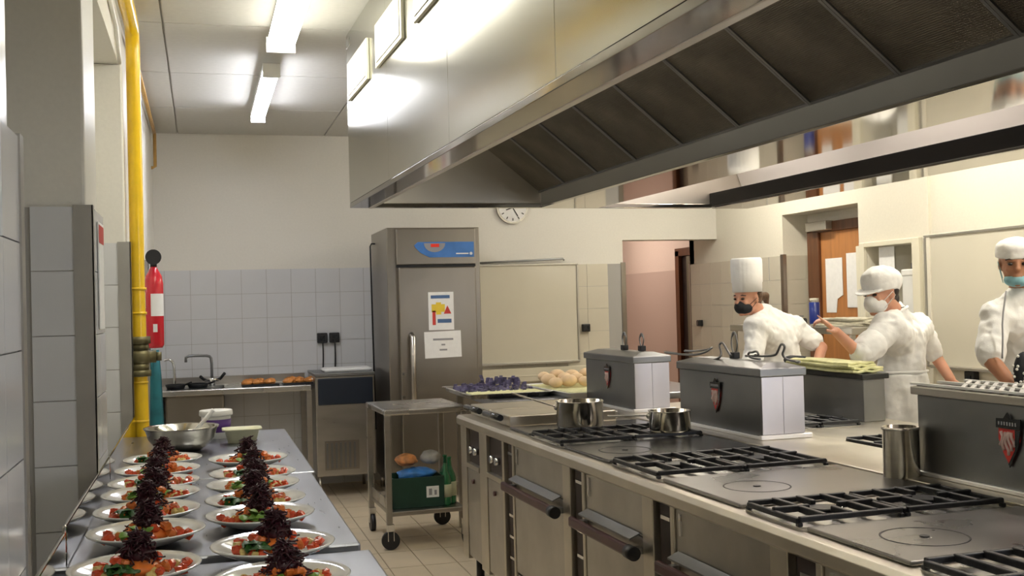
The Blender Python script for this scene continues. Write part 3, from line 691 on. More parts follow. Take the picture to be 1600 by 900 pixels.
def rag(c, r, seed, m, name, label, cat, n=16):
    rnd = random.Random(seed); mb = MB(); mb.ell((0, 0, 0), r, n=n, m=10)
    for v in mb.bm.verts: v.co *= rnd.uniform(.82, 1.14)
    o = mb.build(name, m, loc=c); tag(o, label, cat); s = o.modifiers.new('s', 'SUBSURF'); s.levels = s.render_levels = 1; return o
rag((1.29, 6.86, .435), (.13, .10, .042), 3, blue_bag, 'blue_bag', 'crumpled blue plastic bag on top of the green crate', 'bag')
rag((1.235, 6.88, .522), (.08, .07, .040), 4, orange_b, 'orange_wrapper', 'crumpled orange wrapper on top of the green crate', 'wrapper')
rag((1.395, 6.90, .528), (.07, .07, .045), 5, clear_bag, 'clear_bag', 'crumpled clear plastic bag on top of the green crate', 'bag')
for k, (x, y) in enumerate(((1.505, 6.84), (1.50, 6.94))):
    t = thing('green_bottle', ['green glass bottle with pale label on the cart, front one', 'green glass bottle behind the front one on the cart'][k], 'bottle', (x, y, .2355), group='green bottles on the cart')
    mb = MB(); mb.lathe([(0, 0), (.04, .0), (.043, .01), (.043, .16), (.036, .19), (.016, .235), (.013, .28), (.015, .283), (.015, .295), (0, .296)], n=24); mb.build('glass', green_gl, t)
    mb = MB(); mb.lathe([(.0436, .05), (.0436, .14), (.0432, .14), (.0432, .05)], n=24); mb.build('paper_label', label_m, t)
for k in range(1):
    t = thing('green_bottle', 'green glass bottle at the left of the bottle pair on the cart', 'bottle', (1.468, 6.80, .2355), group='green bottles on the cart')
    mb = MB(); mb.lathe([(0, 0), (.035, .0), (.038, .01), (.038, .15), (.030, .18), (.014, .22), (.013, .26), (0, .262)], n=24); mb.build('glass', green_gl, t)
    mb = MB(); mb.lathe([(.0386, .05), (.0386, .13), (.0382, .13), (.0382, .05)], n=24); mb.build('paper_label', label_m, t)
# table beyond the range with food trays
t = thing('back_table', 'steel table beyond the range end carrying two food trays', 'table', (2.35, 6.62, 0))
mb = MB(); mb.box(-.73, .73, -.55, .60, .90, .94); mb.build('tabletop', steel_top, t, bevel=.005)
for sx in (-.69, .69):
    for sy in (-.5, .55): mb = MB(); mb.box(sx-.02, sx+.02, sy-.02, sy+.02, .006, .90); mb.build('leg', steel, t)
t = thing('food_tray', 'steel tray of dark blue morsels on a yellow cloth', 'tray', (1.76, 6.60, .9405))
mb = MB(); mb.rings([rr(.24, .36, 0, .03), rr(.25, .37, .025, .03), rr(.265, .385, .027, .03), rr(.265, .385, .03, .03), rr(.245, .365, .028, .03), rr(.235, .355, .006, .03)]); mb.build('tray', steel_light, t)
mb = MB(); mb.box(-.22, .22, -.35, -.12, .008, .03); mb.build('lining_cloth', cloth_y, t, bevel=.008)
rnd = random.Random(5); mb = MB()
for i in range(170):
    x, y = rnd.uniform(-.21, .21), rnd.uniform(-.2, .34); z = .03 + (.055*rnd.random() if (x > -.02 and y > .0) else .01*rnd.random())
    mb.prism([(x-.012, y-.01, z-.02), (x+.012, y-.008, z-.02), (x+.004, y+.012, z-.02)], (rnd.uniform(-.012, .012), rnd.uniform(-.01, .01), rnd.uniform(.02, .04)))
o = mb.build('blue_morsels', fish); o.location = (1.76, 6.60, .9405); tag(o, 'heap of dark blue and violet morsels in the left tray', 'food', kind='stuff')
t = thing('food_tray', 'white-rimmed tray of pale bread rolls on a yellow cloth', 'tray', (2.32, 6.42, .9405), .06)
mb = MB(); mb.rings([rr(.28, .40, 0, .03), rr(.29, .41, .025, .03), rr(.305, .425, .027, .03), rr(.305, .425, .032, .03), rr(.285, .405, .028, .03), rr(.275, .395, .006, .03)]); mb.build('tray', white_pl, t)
mb = MB(); mb.box(-.26, .26, -.38, .38, .008, .03)
mb.build('lining_cloth', cloth_y, t, bevel=.008)
rnd = random.Random(9); roll = None
for i in range(18):
    x = 2.10 + .095*(i % 6) + rnd.uniform(-.01, .01); y = 6.42 + .12*(i // 6) + rnd.uniform(-.02, .02); z = 1.005 + .008*(i % 2) + .012*(i // 6)
    if roll is None:
        mb = MB(); mb.ell((0, 0, 0), (.052, .046, .036), n=14, m=8); mb.build('bread_roll', bread, smooth=True); roll = bpy.data.objects['bread_roll']; o = roll
    else: o = inst(roll, None, (0, 0, 0), 'bread_roll')
    o.location = (x, y, z); o.scale = [rnd.uniform(.85, 1.1)]*3; o.rotation_euler.z = rnd.uniform(0, 3)
    tag(o, 'pale bread roll on the cloth-lined tray, %s in the %s row' % (ordn[i % 6], ('front', 'middle', 'back')[i//6]), 'bread roll', 'bread rolls on the white-rimmed tray')

# ================================================================ the cooking island
def isl(name, label, cat, group=None, z=0): 
    return thing(name, label, cat, G(0, 0, z), AI, group)
VE = -4.75
# worktop
t = isl('range_worktop', 'long continuous stainless worktop of the cooking island with hotplates', 'worktop')
mb = MB(); mb.prism([(-.005, VE, .845), (-.02, VE, .855), (-.02, VE, .885), (-.008, VE, .9), (1.78, VE, .9), (1.79, VE, .89), (1.79, VE, .845)], (0, -VE + .01, 0)); mb.build('top_frame', steel_edge, t, bevel=.002)
zones = [('p', -.80, -1.09), ('g', -1.12, -1.52), ('p', -1.55, -2.03), ('g', -2.06, -2.46), ('p', -2.49, -3.0), ('g', -3.03, -3.31), ('p', -3.34, -3.75), ('g', -3.78, -4.18), ('p', -4.21, -4.7)]
def hotplate(u0, u1, v0, v1, m, ring):
    mb = MB(); mb.box(u0, u1, v1, v0, .9005, .912); hp = mb.build('hotplate', m, t, bevel=.004)
    if ring:
        cu, cv = ring
        mb = MB(); n_ = 40
        for r0 in (.105,):
            mb.rings([[(cu + r*math.cos(2*math.pi*k/n_), cv + r*math.sin(2*math.pi*k/n_), z) for k in range(n_)] for r, z in ((r0-.005, .9123), (r0-.005, .9127), (r0, .9127), (r0, .9123))], cap=False)
        mb.cyl((cu, cv, .9122), (cu, cv, .9145), .012)
        mb.build('hotplate_ring', iron, hp)
def grate(u0, u1, v0, v1, flip=False):
    # drip pan, burners and two cast grates
    mb = MB(); mb.box(u0, u1, v1, v0, .9005, .903); mb.build('drip_pan', steel_light, t)
    um = (u0 + u1)/2
    for a, b in ((u0, um - .004), (um + .004, u1)):
        c, d = (a+b)/2, (v0+v1)/2
        mb = MB(); mb.cyl((c, d, .903), (c, d, .912), .052, n=24); mb.cyl((c, d, .912), (c, d, .921), .04, n=24); bu = mb.build('burner', iron, t)
        mb = MB(); mb.cyl((c + .055, d, .904), (c + .055, d, .918), .008); mb.build('spark_plug', chrome, bu)
        mb = MB(); h0, h1 = .914, .929; w_ = .0075
        hv = (v0 - v1)/2 - .012; hu = (b - a)/2 - .006
        for s in (-1, 1):
            mb.box(c-hu, c+hu, d + s*hv - w_, d + s*hv + w_, h0, h1); mb.box(c + s*hu - w_, c + s*hu + w_, d-hv, d+hv, h0 - .004, h1 - .004)
        for k in range(1, 4):
            x = c - hu + 2*hu*k/4
            mb.box(x-w_, x+w_, d + .045 if k == 2 else d + .01, d + hv, h0, h1 + .003); mb.box(x-w_, x+w_, d - hv, d - .045 if k == 2 else d - .01, h0, h1 + .003)
        mb.box(c - hu, c - .045, d - w_, d + w_, h0, h1 + .003); mb.box(c + .045, c + hu, d - w_, d + w_, h0, h1 + .003)
        for sx in (-1, 1):
            for sy in (-1, 1): mb.box(c + sx*hu - w_, c + sx*hu + w_, d + sy*hv - w_, d + sy*hv + w_, .903, h0)
        mb.build('pan_grate', iron, t, bevel=.003)
for k, (ty, v0, v1) in enumerate(zones):
    if ty == 'p': hotplate(.035, .70, v0, v1, plate_blk if k < 3 else plate_iron, {2: (.2, -1.8), 4: (.23, -2.76), 6: (.225, -3.555), 8: (.23, -4.45)}.get(k))
    else: grate(.035, .69, v0, v1)
for (ty, v0, v1) in (('g', -.5, -.9), ('p', -.93, -1.2), ('g', -1.22, -1.5), ('g', -1.98, -2.36), ('p', -2.4, -2.9), ('g', -3.3, -3.7)):
    if ty == 'p': hotplate(1.08, 1.55, v0, v1, steel_edge, None)
    else: grate(1.08, 1.50 if v0 > -1.9 else 1.72, v0, v1)
mb = MB(); mb.box(.71, 1.07, VE + .01, -.02, .9005, .915); mb.build('centre_rail', steel_edge, t, bevel=.003)
# cabinets under the worktop
def cab_body(name, label, v0, v1, group):
    t = isl(name, label, 'cooker', group)
    mb = MB(); mb.box(.03, .86, v1, v0, .14, .8445); mb.build('carcass', steel_range, t)
    for u in (.08, .8):
        for v in (v0 - .05, v1 + .05): mb = MB(); mb.cyl((u, v, .006), (u, v, .14), .022); mb.build('foot', black, t)
    return t
def stile(t, v0, v1, z0=.14, z1=.8445): 
    mb = MB(); mb.box(.0, .029, v1, v0, z0, z1); return mb.build('stile', steel_edge, t, bevel=.003)
def darkstrip(t, v0, v1):
    mb = MB(); mb.box(.018, .0295, v1, v0, .16, .8445); mb.box(.0182, .0295, v1, v0, .15, .16); d = mb.build('side_slot', recess_m, t)
    for z in (.60, .50, .40, .30, .79):
        mb = MB(); mb.box(.006, .0178, v1 + .01, v0 - .03, z, z + .012); mb.build('slot_clip', chrome, d)
t = cab_body('fryer_cabinet', 'narrow double-doored fryer cabinet at the far end of the range', 0, -.80, 'cookers under the island worktop')
stile(t, 0, -.11); stile(t, -.37, -.50); stile(t, -.77, -.80)
for v0, v1 in ((-.115, -.365), (-.505, -.765)):
    mb = MB(); mb.box(.02, .0295, v1, v0, .66, .8445); cp = mb.build('control_recess', recess_m, t)
    for k in (0, 1):
        mb = MB(); mb.cyl((.0195, v0 - .07 - .09*k, .73), (-.005, v0 - .07 - .09*k, .73), .018, n=14); mb.build('knob', chrome, cp)
    mb = MB(); mb.box(-.004, .0295, v1, v0, .635, .658); mb.build('recess_sill', steel_edge, t)
    mb = MB(); mb.box(.004, .0295, v1 + .004, v0 - .004, .16, .63); d = mb.build('door', steel_range, t, bevel=.004)
    mb = MB(); mb.cyl((.003, (v0+v1)/2, .57), (-.006, (v0+v1)/2, .57), .012); mb.build('lock', maroon, d)
mods = [(-.805, -1.70), (-1.705, -2.48), (-2.485, -3.30), (-3.305, -4.15), (-4.155, -4.74)]
names = ['oven cooker nearest the far fryer, with maroon handle', 'oven cooker second from the fryer, with maroon handle', 'oven cooker third from the fryer, cut by the photo edge', 'oven cooker fourth from the fryer, at the lower right', 'oven cooker at the near end of the island']
for k, (v0, v1) in enumerate(mods):
    t = cab_body('oven_cooker', 'stainless ' + names[k], v0, v1, 'cookers under the island worktop')
    ds = v0 - .015; darkstrip(t, ds, ds - .105); stile(t, ds - .11, ds - .135); stile(t, v1 + .085, v1)
    a, b = ds - .137, v1 + .087
    mb = MB(); mb.box(.008, .0295, b, a, .70, .8445); mb.build('upper_panel', steel_range, t, bevel=.004)
    mb = MB(); mb.box(.002, .0079, a - .045, a - .03, .76, .83); mb.build('panel_tag', steel_light, t)
    mb = MB(); mb.box(.004, .0295, b, a, .26, .695); d = mb.build('oven_door', steel_range, t, bevel=.006)
    mb = MB(); mb.box(.008, .0295, b, a, .155, .25); mb.build('plinth_panel', steel_range, t, bevel=.004)
    mb = MB(); mb.box(-.055, -.032, b + .02, a + .04, .635, .675); mb.build('handle_bar', maroon, d, bevel=.008)
    mb = MB(); mb.prism([(-.034, b + .03, .694), (-.034, b + .03, .688), (.004, b + .03, .704), (.004, b + .03, .71)], (0, a - b - .05, 0)); mb.build('handle_guard', steel_dark, d)
    mb = MB(); mb.cyl((-.044, b + .02, .655), (-.044, b - .03, .655), .024, n=18); mb.build('handle_end', black, d)
    for c0 in (b, a - .03): mb = MB(); mb.box(-.0319, .0019, c0, c0 + .03, .645, .667); mb.build('handle_bracket', steel_dark, d)
# back row body
t = isl('rear_cooker_row', 'stainless cooker body on the far side of the island', 'cooker', 'cookers under the island worktop')
mb = MB(); mb.box(.90, 1.76, VE + .02, -.01, .14, .8445); mb.build('carcass', steel_range, t)
for u in (.98, 1.7):
    for v in (-.1, -1.6, -3.1, -4.6): mb = MB(); mb.cyl((u, v, .006), (u, v, .14), .022); mb.build('foot', black, t)
for k in range(5):
    mb = MB(); mb.box(1.761, 1.78, -.92*k - .9, -.92*k - .06, .2, .82); mb.build('oven_door', steel_range, t, bevel=.004)
# fryer lids with black handles
for k, (v0, v1) in enumerate(((.0, -.345), (-.365, -.72))):
    t = isl('fryer_cover', ['flat steel fryer lid with black handle, far one', 'flat steel fryer lid with black handle, near one'][k], 'cover', 'fryer covers', .9005)
    mb = MB(); mb.box(.06, .62, v1, v0, 0, .055); mb.build('lid_plate', steel_edge, t, bevel=.006)
    mb = MB(); mb.cyl((.02, v1 + .02, .045), (.02, v0 - .06, .045), .016, n=12); mb.build('handle', black_gl, t)
    mb = MB(); mb.box(.02, .0599, v1 + .08, v1 + .11, .04, .05); mb.box(.02, .0599, v0 - .11, v0 - .08, .04, .05); mb.build('handle_mount', chrome, t)
# flue boxes
def crest(parent, u, v, z, s):
    # shield emblem: black banner, red shield with pale scrolls, facing -u
    def pt(a, b, o=0): return (u - o, v - a*s, z + b*s)
    mb = MB(); mb.prism([pt(-.5, .5), pt(.5, .5), pt(.52, -.05), pt(.3, -.55), pt(0, -1), pt(-.3, -.55), pt(-.52, -.05)], (-.004, 0, 0)); e = mb.build('crest', red_print, parent)
    mb = MB(); mb.prism([pt(-.58, .35, .0045), pt(.62, .35, .0045), pt(.66, .75, .0045), pt(.2, .72, .0045), pt(0, .95, .0045), pt(-.2, .72, .0045), pt(-.56, .7, .0045)], (-.004, 0, 0)); mb.prism([pt(.36, .34, .0045), pt(.62, .34, .0045), pt(.5, -.3, .0045), pt(.05, -1.08, .0045), pt(.0, -.95, .0045), pt(.34, -.4, .0045)], (-.003, 0, 0)); mb.build('crest_banner', black_gl, e)
    mb = MB()
    for q in range(5):
        x = -.36 + .15*q; mb.tube([pt(x + .09*math.sin(j*1.3 + q), .22 - .17*j, .006) for j in range(6 - abs(q - 2))], .06*s, n=5)
    mb.build('crest_scroll', mat('crest_pale', (.62, .45, .42), .4) if 'crest_pale' not in MATS else MATS['crest_pale'], e)
    mb = MB()
    for q in range(7):
        mb.box(u - .0105, u - .009, v - (-.4 + .14*q)*s - .035*s, v - (-.4 + .14*q)*s + .035*s, z + .47*s, z + .6*s)
    mb.build('crest_letters', gry_print, e)
def flue(label, v0, v1, cv, cz, cs, slots=False):
    t = isl('flue_box', label, 'flue box', 'steel flue boxes down the middle of the island', .9155)
    z0 = -.9155
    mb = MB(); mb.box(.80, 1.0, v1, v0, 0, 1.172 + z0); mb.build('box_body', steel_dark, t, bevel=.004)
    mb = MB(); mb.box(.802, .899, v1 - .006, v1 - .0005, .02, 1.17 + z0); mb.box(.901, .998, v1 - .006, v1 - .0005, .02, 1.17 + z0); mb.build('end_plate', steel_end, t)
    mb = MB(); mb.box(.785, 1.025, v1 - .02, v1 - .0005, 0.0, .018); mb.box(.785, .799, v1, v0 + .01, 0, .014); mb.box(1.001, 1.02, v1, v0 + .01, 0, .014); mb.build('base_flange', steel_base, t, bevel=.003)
    mb = MB(); a, b, c = 1.172 + z0, 1.205 + z0, 1.226 + z0
    if slots:
        mb.box(.785, 1.015, v1 - .015, v0 + .015, a + .0005, 1.2 + z0)
    else:
        mb.rings([[(.79, v1 - .012, a + .0005), (1.01, v1 - .012, a + .0005), (1.01, v0 + .012, a + .0005), (.79, v0 + .012, a + .0005)], [(.79, v1 - .012, b), (1.01, v1 - .012, b), (1.01, v0 + .012, b), (.79, v0 + .012, b)], [(.86, v1 + .05, c), (.94, v1 + .05, c), (.94, v0 - .05, c), (.86, v0 - .05, c)]])
    cap_ = mb.build('box_cap', steel_dark if not slots else steel_range, t, bevel=.004)
    for p in cap_.data.polygons: p.use_smooth = False
    if slots:
        mb = MB(); zt = 1.2 + z0
        nn = int((v0 - v1)/.040)
        for k in range(-5, nn):
            vb = v0 - .04*k; c0, c1 = .795, 1.005
            pa = [(c0, vb - .21), (c1, vb), (c1, vb - .018), (c0, vb - .228)]
            pa = [(u_, min(max(v_, v1 - .01), v0 + .01)) for u_, v_ in pa]
            if abs(pa[0][1] - pa[3][1]) < .004 or abs(pa[1][1] - pa[2][1]) < .004: continue
            mb.prism([(u_, v_, zt + .004) for u_, v_ in pa], (0, 0, .006))
        for u in (.79, .895, 1.0): mb.box(u - .007, u + .007, v1 - .012, v0 + .012, zt + .0045, zt + .0115)
        mb.build('slotted_grille', white_pl, t)
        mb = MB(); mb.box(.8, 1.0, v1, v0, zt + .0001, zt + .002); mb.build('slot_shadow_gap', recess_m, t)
    crest(t, .7995, cv, cz + z0, cs)
    return t
flue('far steel flue box with red crest and two spring clips', .143, -.545, -.19, 1.09, .068)
flue('middle steel flue box with red crest under the wire tongs', -1.075, -1.82, -1.44, 1.075, .076)
flue('near steel flue box with slotted white grille and red crest', -2.80, -4.2, -3.205, 1.075, .078, True)
# raised warming cabinet with cloths on the far side
t = isl('warming_cabinet', 'dark steel raised cabinet at the back of the island under the yellow cloths', 'cabinet', None, .9005)
mb = MB(); mb.box(1.60, 1.72, -1.38, -.55, 0, .20); mb.build('cabinet_body', steel_dark, t, bevel=.004)
mb = MB(); mb.box(1.585, 1.735, -1.395, -.54, .2005, .225); mb.build('black_top', black_gl, t, bevel=.003)
def cloth_pile(name, label, c, sx, sy, layers, m, seed, rz=0, th=.012):
    rnd = random.Random(seed)
    t = thing(name, label, 'cloths', c, rz)
    for k in range(layers):
        mb = MB(); nx, ny = 10, 8; ox, oy = rnd.uniform(-.02, .02), rnd.uniform(-.02, .02); ph = rnd.uniform(0, 6)
        g = lambda i, j, o: Vector((sx*(i/nx - .5)*(1 - .04*k) + ox, sy*(j/ny - .5)*(1 - .04*k) + oy, k*th + o + .25*th*math.sin(i*1.3 + j + ph)))
        top = [[mb.bm.verts.new(g(i, j, th*.9)) for j in range(ny + 1)] for i in range(nx + 1)]
        bot = [[mb.bm.verts.new(g(i, j, 0)) for j in range(ny + 1)] for i in range(nx + 1)]
        for i in range(nx):
            for j in range(ny):
                mb.bm.faces.new([top[i][j], top[i+1][j], top[i+1][j+1], top[i][j+1]]); mb.bm.faces.new([bot[i][j], bot[i][j+1], bot[i+1][j+1], bot[i+1][j]])
        for i in range(nx): mb.bm.faces.new([top[i][0], bot[i][0], bot[i+1][0], top[i+1][0]]); mb.bm.faces.new([top[i][ny], top[i+1][ny], bot[i+1][ny], bot[i][ny]])
        for j in range(ny): mb.bm.faces.new([top[0][j], top[0][j+1], bot[0][j+1], bot[0][j]]); mb.bm.faces.new([top[nx][j], bot[nx][j], bot[nx][j+1], top[nx][j+1]])
        mb.build('folded_cloth', m, t, bevel=.003)
    return t
cloth_pile('cloth_stack', 'stack of yellow-green cloths on the raised cabinet behind the range', G(1.665, -1.05, 1.129), .17, .60, 4, cloth_y, 3, AI)
mb = MB()
rnd = random.Random(2)
for k in range(7): mb.tube([(rnd.uniform(-.05, .05), rnd.uniform(-.09, .09), .02 + .02*rnd.random()) for _ in range(4)], .018, n=7, smooth=2)
tag(mb.build('dark_cloth', cloth_g, loc=G(1.65, -.76, 1.130), smooth=True), 'crumpled dark patterned cloth left of the yellow cloths', 'cloth')
# pots on the range
def pot(label, u, v, z, r, h, ang, L, m, ml):
    t = thing('saucepan', label, 'pot', G(u, v, z), AI, 'saucepans on the range')
    mb = MB(); mb.lathe([(0, 0), (r*.96, 0), (r, .01), (r, h), (r + .005, h + .003), (r + .004, h + .006), (r - .004, h + .004), (r - .004, .014), (0, .01)], n=36); mb.build('pan_body', m, t)
    dx, dy = math.cos(ang), math.sin(ang)
    mb = MB(); rs = []
    for k in range(7):
        q = k/6; c = Vector((dx*(r + L*q), dy*(r + L*q), h*.8 + ml*q)); s = Vector((-dy, dx, 0)); wdt = .011 + .006*q
        rs.append([c - s*wdt + Vector((0, 0, .003)), c + s*wdt + Vector((0, 0, .003)), c + s*wdt*.8 - Vector((0, 0, .003)), c - s*wdt*.8 - Vector((0, 0, .003))])
    mb.rings(rs); mb.build('handle', steel_light, t, bevel=.001)
    mb = MB(); mb.ell((dx*r, dy*r, h*.78), (.014, .014, .014), n=8, m=5); mb.build('rivet_plate', steel_light, t)
pot('large steel saucepan with long raised handle on the black hotplate', .33, -.97, .9125, .110, .118, 2.75, .21, pot_steel, .07)
pot('small dark steel saucepan with flat handle before the far flue box', .565, -1.45, .9285, .090, .085, 2.75, .18, pot_steel, .0)
t = thing('steel_canister', 'tall steel canister standing behind the near flue box', 'canister', G(.733, -2.80, .9005), AI)
mb = MB(); mb.lathe([(0, 0), (.054, 0), (.057, .006), (.057, .160), (.060, .163), (.060, .172), (.054, .172), (.053, .01), (0, .008)], n=36); mb.build('canister_shell', pot_steel, t)
# small steel box by the far flue
mb = MB(); mb.box(-.06, .06, -.05, .05, 0, .035); tag(mb.build('steel_trivet', steel_light, bevel=.003, loc=G(.62, -.55, .9005), rotz=AI), 'small flat steel block between saucepan and far flue box', 'block')
# wire tongs and clips on the flue boxes
def wire(name, label, cat, pts, u, r=.0042, group=None, amp=.05, zmin=1.230):
    q = [at_u(1000 + x/6.667, 520 + y/6.667, u) for x, y in pts]
    dz = min(p.z for p in q); b = G(0, 0, 0)
    mb = MB(); pl = []
    for i, p in enumerate(q): pl.append((p.x + amp*math.sin(i*.9), p.y, max(p.z, zmin + r)))
    mb.tube(pl, r, n=6, smooth=2)
    o = mb.build(name, steel_dark, loc=G(0, 0, 0), rotz=AI); return tag(o, label, cat, group)
gw = 'wire tongs on the flue boxes'
wire('wire_tongs', 'thin wire tongs sticking out left of the middle flue box', 'tongs', [(385, 265), (260, 275), (215, 310), (235, 340), (300, 300), (600, 235), (740, 200), (745, 150), (700, 165), (540, 195), (440, 190)], .86, .0052, gw, .03)
wire('wire_tongs', 'looped wire tongs at the left of the middle flue box top', 'tongs', [(930, 350), (860, 345), (800, 350), (720, 400), (680, 370), (720, 310), (860, 265), (850, 210), (790, 140), (800, 105), (850, 105), (920, 170), (985, 235)], .87, .0052, gw, .02, 1.2)
wire('wire_tongs', 'small flat wire tongs at the centre of the middle flue box top', 'tongs', [(1250, 290), (1120, 265), (1080, 225), (1130, 200), (1180, 208), (1260, 185), (1275, 235), (1200, 230)], .9, .0052, gw, .02)
wire('wire_tongs', 'tall zigzag wire tongs at the right of the middle flue box top', 'tongs', [(1100, 240), (1250, 245), (1370, 240), (1420, 190), (1490, 110), (1550, 130), (1540, 170), (1480, 220), (1470, 265), (1520, 295), (1600, 300), (1690, 300), (1700, 325), (1660, 320)], .92, .0052, gw, .02)
def clip(label, x, y, u, hgt, group='spring clips on the flue boxes'):
    p = at_u(x, y, u); t = thing('spring_clip', label, 'clip', G(p.x, p.y, 1.2265), AI, group)
    mb = MB(); mb.cyl((0, -.012, .014), (0, .012, .014), .014, n=12); mb.box(-.016, .016, -.02, .02, 0, .028); mb.build('clip_body', black, t, bevel=.003)
    for s in (-1, 1):
        mb = MB(); mb.tube([(0, s*.008, .02), (0, s*.03, .06), (0, s*.018, hgt), (0, s*.0, hgt + .012), (0, -s*.015, hgt - .01)], .004, n=6, smooth=2); mb.build('clip_arm', steel_dark, t)
clip('spring clip with curled arms on the far flue box, left one', 976, 552, .9, .09)
clip('single-hooked spring clip on the far flue box, right one', 1003, 548, .93, .085)
clip('dark upright spring clip between the tongs on the middle flue box', 1148, 560, .93, .11)

# ================================================================ the hood
t = thing('extractor_hood', 'huge stainless extractor hood hanging over the cooking island', 'extractor hood', G(0, 0, 2.04), AI)
Z = -2.04; HE = -5.2
def hb(name, m, *boxes, par=None, bevel=.003):
    mb = MB()
    for b in boxes: mb.box(b[0], b[1], b[2], b[3], b[4] + Z, b[5] + Z)
    return mb.build(name, m, par or t, bevel=bevel)
seams = [.1, -1.0, -2.1, -3.2, -4.3, HE]
for a, b in zip(seams, seams[1:]): hb('side_panel', hood_side, (-.56, -.545, b + .001, a - .001, 2.065, 2.975), bevel=.002)
for a, b in zip(seams, seams[1:]): hb('far_side_panel', hood_in, (1.85, 1.865, b + .001, a - .001, 2.065, 2.975), bevel=.002)
hb('end_panel', hood_in, (-.544, 1.849, .085, .1, 2.065, 2.975)); hb('near_end_panel', hood_in, (-.544, 1.849, HE, HE + .015, 2.065, 2.975))
hb('lower_lip', lip_pol, (-.56, -.46, HE, .1, 2.04, 2.064), bevel=.002)
hb('lip_edge', hood_sheen, (-.459, -.432, HE, .1, 2.038, 2.075))  # whitish strip imitates lamp reflections along the inner lip
hb('end_lip', hood_pol, (-.444, 1.6, .06, .1, 2.04, 2.064)); 
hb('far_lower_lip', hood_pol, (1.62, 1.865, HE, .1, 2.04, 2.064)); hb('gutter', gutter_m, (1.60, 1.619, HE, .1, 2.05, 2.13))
mb = MB(); mb.prism([(1.84, HE + .02, 2.1 + Z), (1.7, HE + .02, 2.5 + Z), (1.72, HE + .02, 2.5 + Z), (1.849, HE + .02, 2.1 + Z)], (0, -HE + .06, 0)); mb.build('inner_slope', hood_sheen, t)  # reflected lamp light is put into the colour of this steel slope
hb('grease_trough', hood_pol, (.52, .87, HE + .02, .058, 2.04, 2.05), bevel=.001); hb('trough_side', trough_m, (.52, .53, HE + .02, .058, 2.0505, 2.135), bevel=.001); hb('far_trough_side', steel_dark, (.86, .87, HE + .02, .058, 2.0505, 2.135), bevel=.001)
hb('inner_roof', hood_in, (-.54, 1.69, HE + .02, .084, 2.55, 2.56))
ang = math.atan2(2.44 - 2.13, .52 - .13); FL = math.hypot(.39, .31)
def filt_mb(fr):
    mb = MB(); w_ = .4635
    if fr:
        for a, b, c, d in ((0, FL, 0, .012), (0, FL, w_ - .012, w_), (0, .012, .012, w_ - .012), (FL - .012, FL, .012, w_ - .012)): mb.box(a, b, c, d, -.006, .014)
    else: mb.box(.006, FL - .006, .006, w_ - .006, .0, .012)
    return mb
f0 = filt_mb(False).build('grease_filter', filt, t); fr0 = filt_mb(True).build('filter_frame', steel_dark, f0)
for k in range(11):
    v1 = -.344 - .465*k
    for side in (0, 1):
        loc = (.525, v1 + .4645, 2.13 + Z) if side == 0 else (.865, v1, 2.13 + Z)
        rot = (0, 0, math.pi) if side == 0 else (0, 0, 0)
        if k == 0 and side == 0: f = f0; f.location = loc; fr = fr0
        else: f = inst(f0, t, loc, 'grease_filter'); fr = inst(fr0, f, (0, 0, 0), 'filter_frame')
        f.rotation_mode = 'XYZ'
        f.rotation_euler = (0, -ang, 0) if side else (0, -ang, math.pi)
        # local x climbs away from the trough
        if k == 0 and side == 0: pass
hb('supply_grille_strip', steel_light, (-.563, -.561, -.01, .09, 2.9, 2.95))
for k in range(6):
    a = -.02 - .82*k; b = a - .55
    mb = MB(); mb.box(-.575, -.5605, b - .02, a + .02, 2.60 + Z, 2.80 + Z); g = mb.build('diffuser_frame', mat('pale_frame', (.80, .78, .62), .3) if 'pale_frame' not in MATS else MATS['pale_frame'], t, bevel=.003)
    mb = MB(); mb.box(-.579, -.5755, b + .01, a - .01, 2.62 + Z, 2.78 + Z); mb.build('diffuser_panel', white_pl, g)

for k in range(4):
    for u, nm in ((-.36, 0), (1.58, 1)):
        v = -.55 - 1.25*k
        mb = MB(); mb.box(u - .04, u + .04, v - .5, v + .5, 2.53 + Z, 2.549 + Z); hl = mb.build('hood_lamp', white_pl, t)
        mb = MB(); mb.box(u - .03, u + .03, v - .48, v + .48, 2.50 + Z, 2.5295 + Z); mb.build('glow_tube', lamp_h2 if nm else lamp_h, hl)
# ================================================================ right side rack with things
t = thing('steel_rack', 'tall steel side counter before the orange door', 'counter', (4.32, 7.12, 0))
mb = MB(); mb.box(-.22, .22, -.86, .86, 1.235, 1.285); mb.build('top_shelf', steel, t, bevel=.006)
for y in (-.82, .82):
    for x in (-.19, .19): mb = MB(); mb.box(x-.015, x+.015, y-.015, y+.015, .006, 1.235); mb.build('leg', steel, t)
mb = MB(); mb.box(-.2, .2, -.82, .82, .85, .88); mb.build('lower_shelf', steel, t)
t = thing('thermos', 'blue thermos flask standing by the orange door frame', 'thermos', tuple(at(1273, 500, 7.35)*1)); t.location.z = 1.2855
mb = MB(); mb.lathe([(0, 0), (.038, 0), (.04, .01), (.04, .16), (.036, .165), (0, .165)], n=24); mb.build('flask', therm, t)
mb = MB(); mb.lathe([(0, .1655), (.034, .1655), (.034, .195), (0, .197)], n=24); mb.build('cap', mat('pale_cap', (.55, .52, .42), .4), t)
cloth_pile('towel_pile', 'loose pile of pale towels on the tall side counter', (4.34, 6.62, 1.2855), .30, .42, 4, towel, 8, .3, .014)
t = thing('scales', 'small black kitchen scales on the tall side counter', 'scales', (4.25, 7.28, 1.2855))
mb = MB(); mb.box(-.08, .08, -.1, .1, 0, .05); mb.build('body', black, t, bevel=.01)
mb = MB(); mb.box(-.06, .06, -.08, .08, .06, .07); mb.cyl((0, 0, .05), (0, 0, .06), .02); mb.build('pan', steel_dark, t)

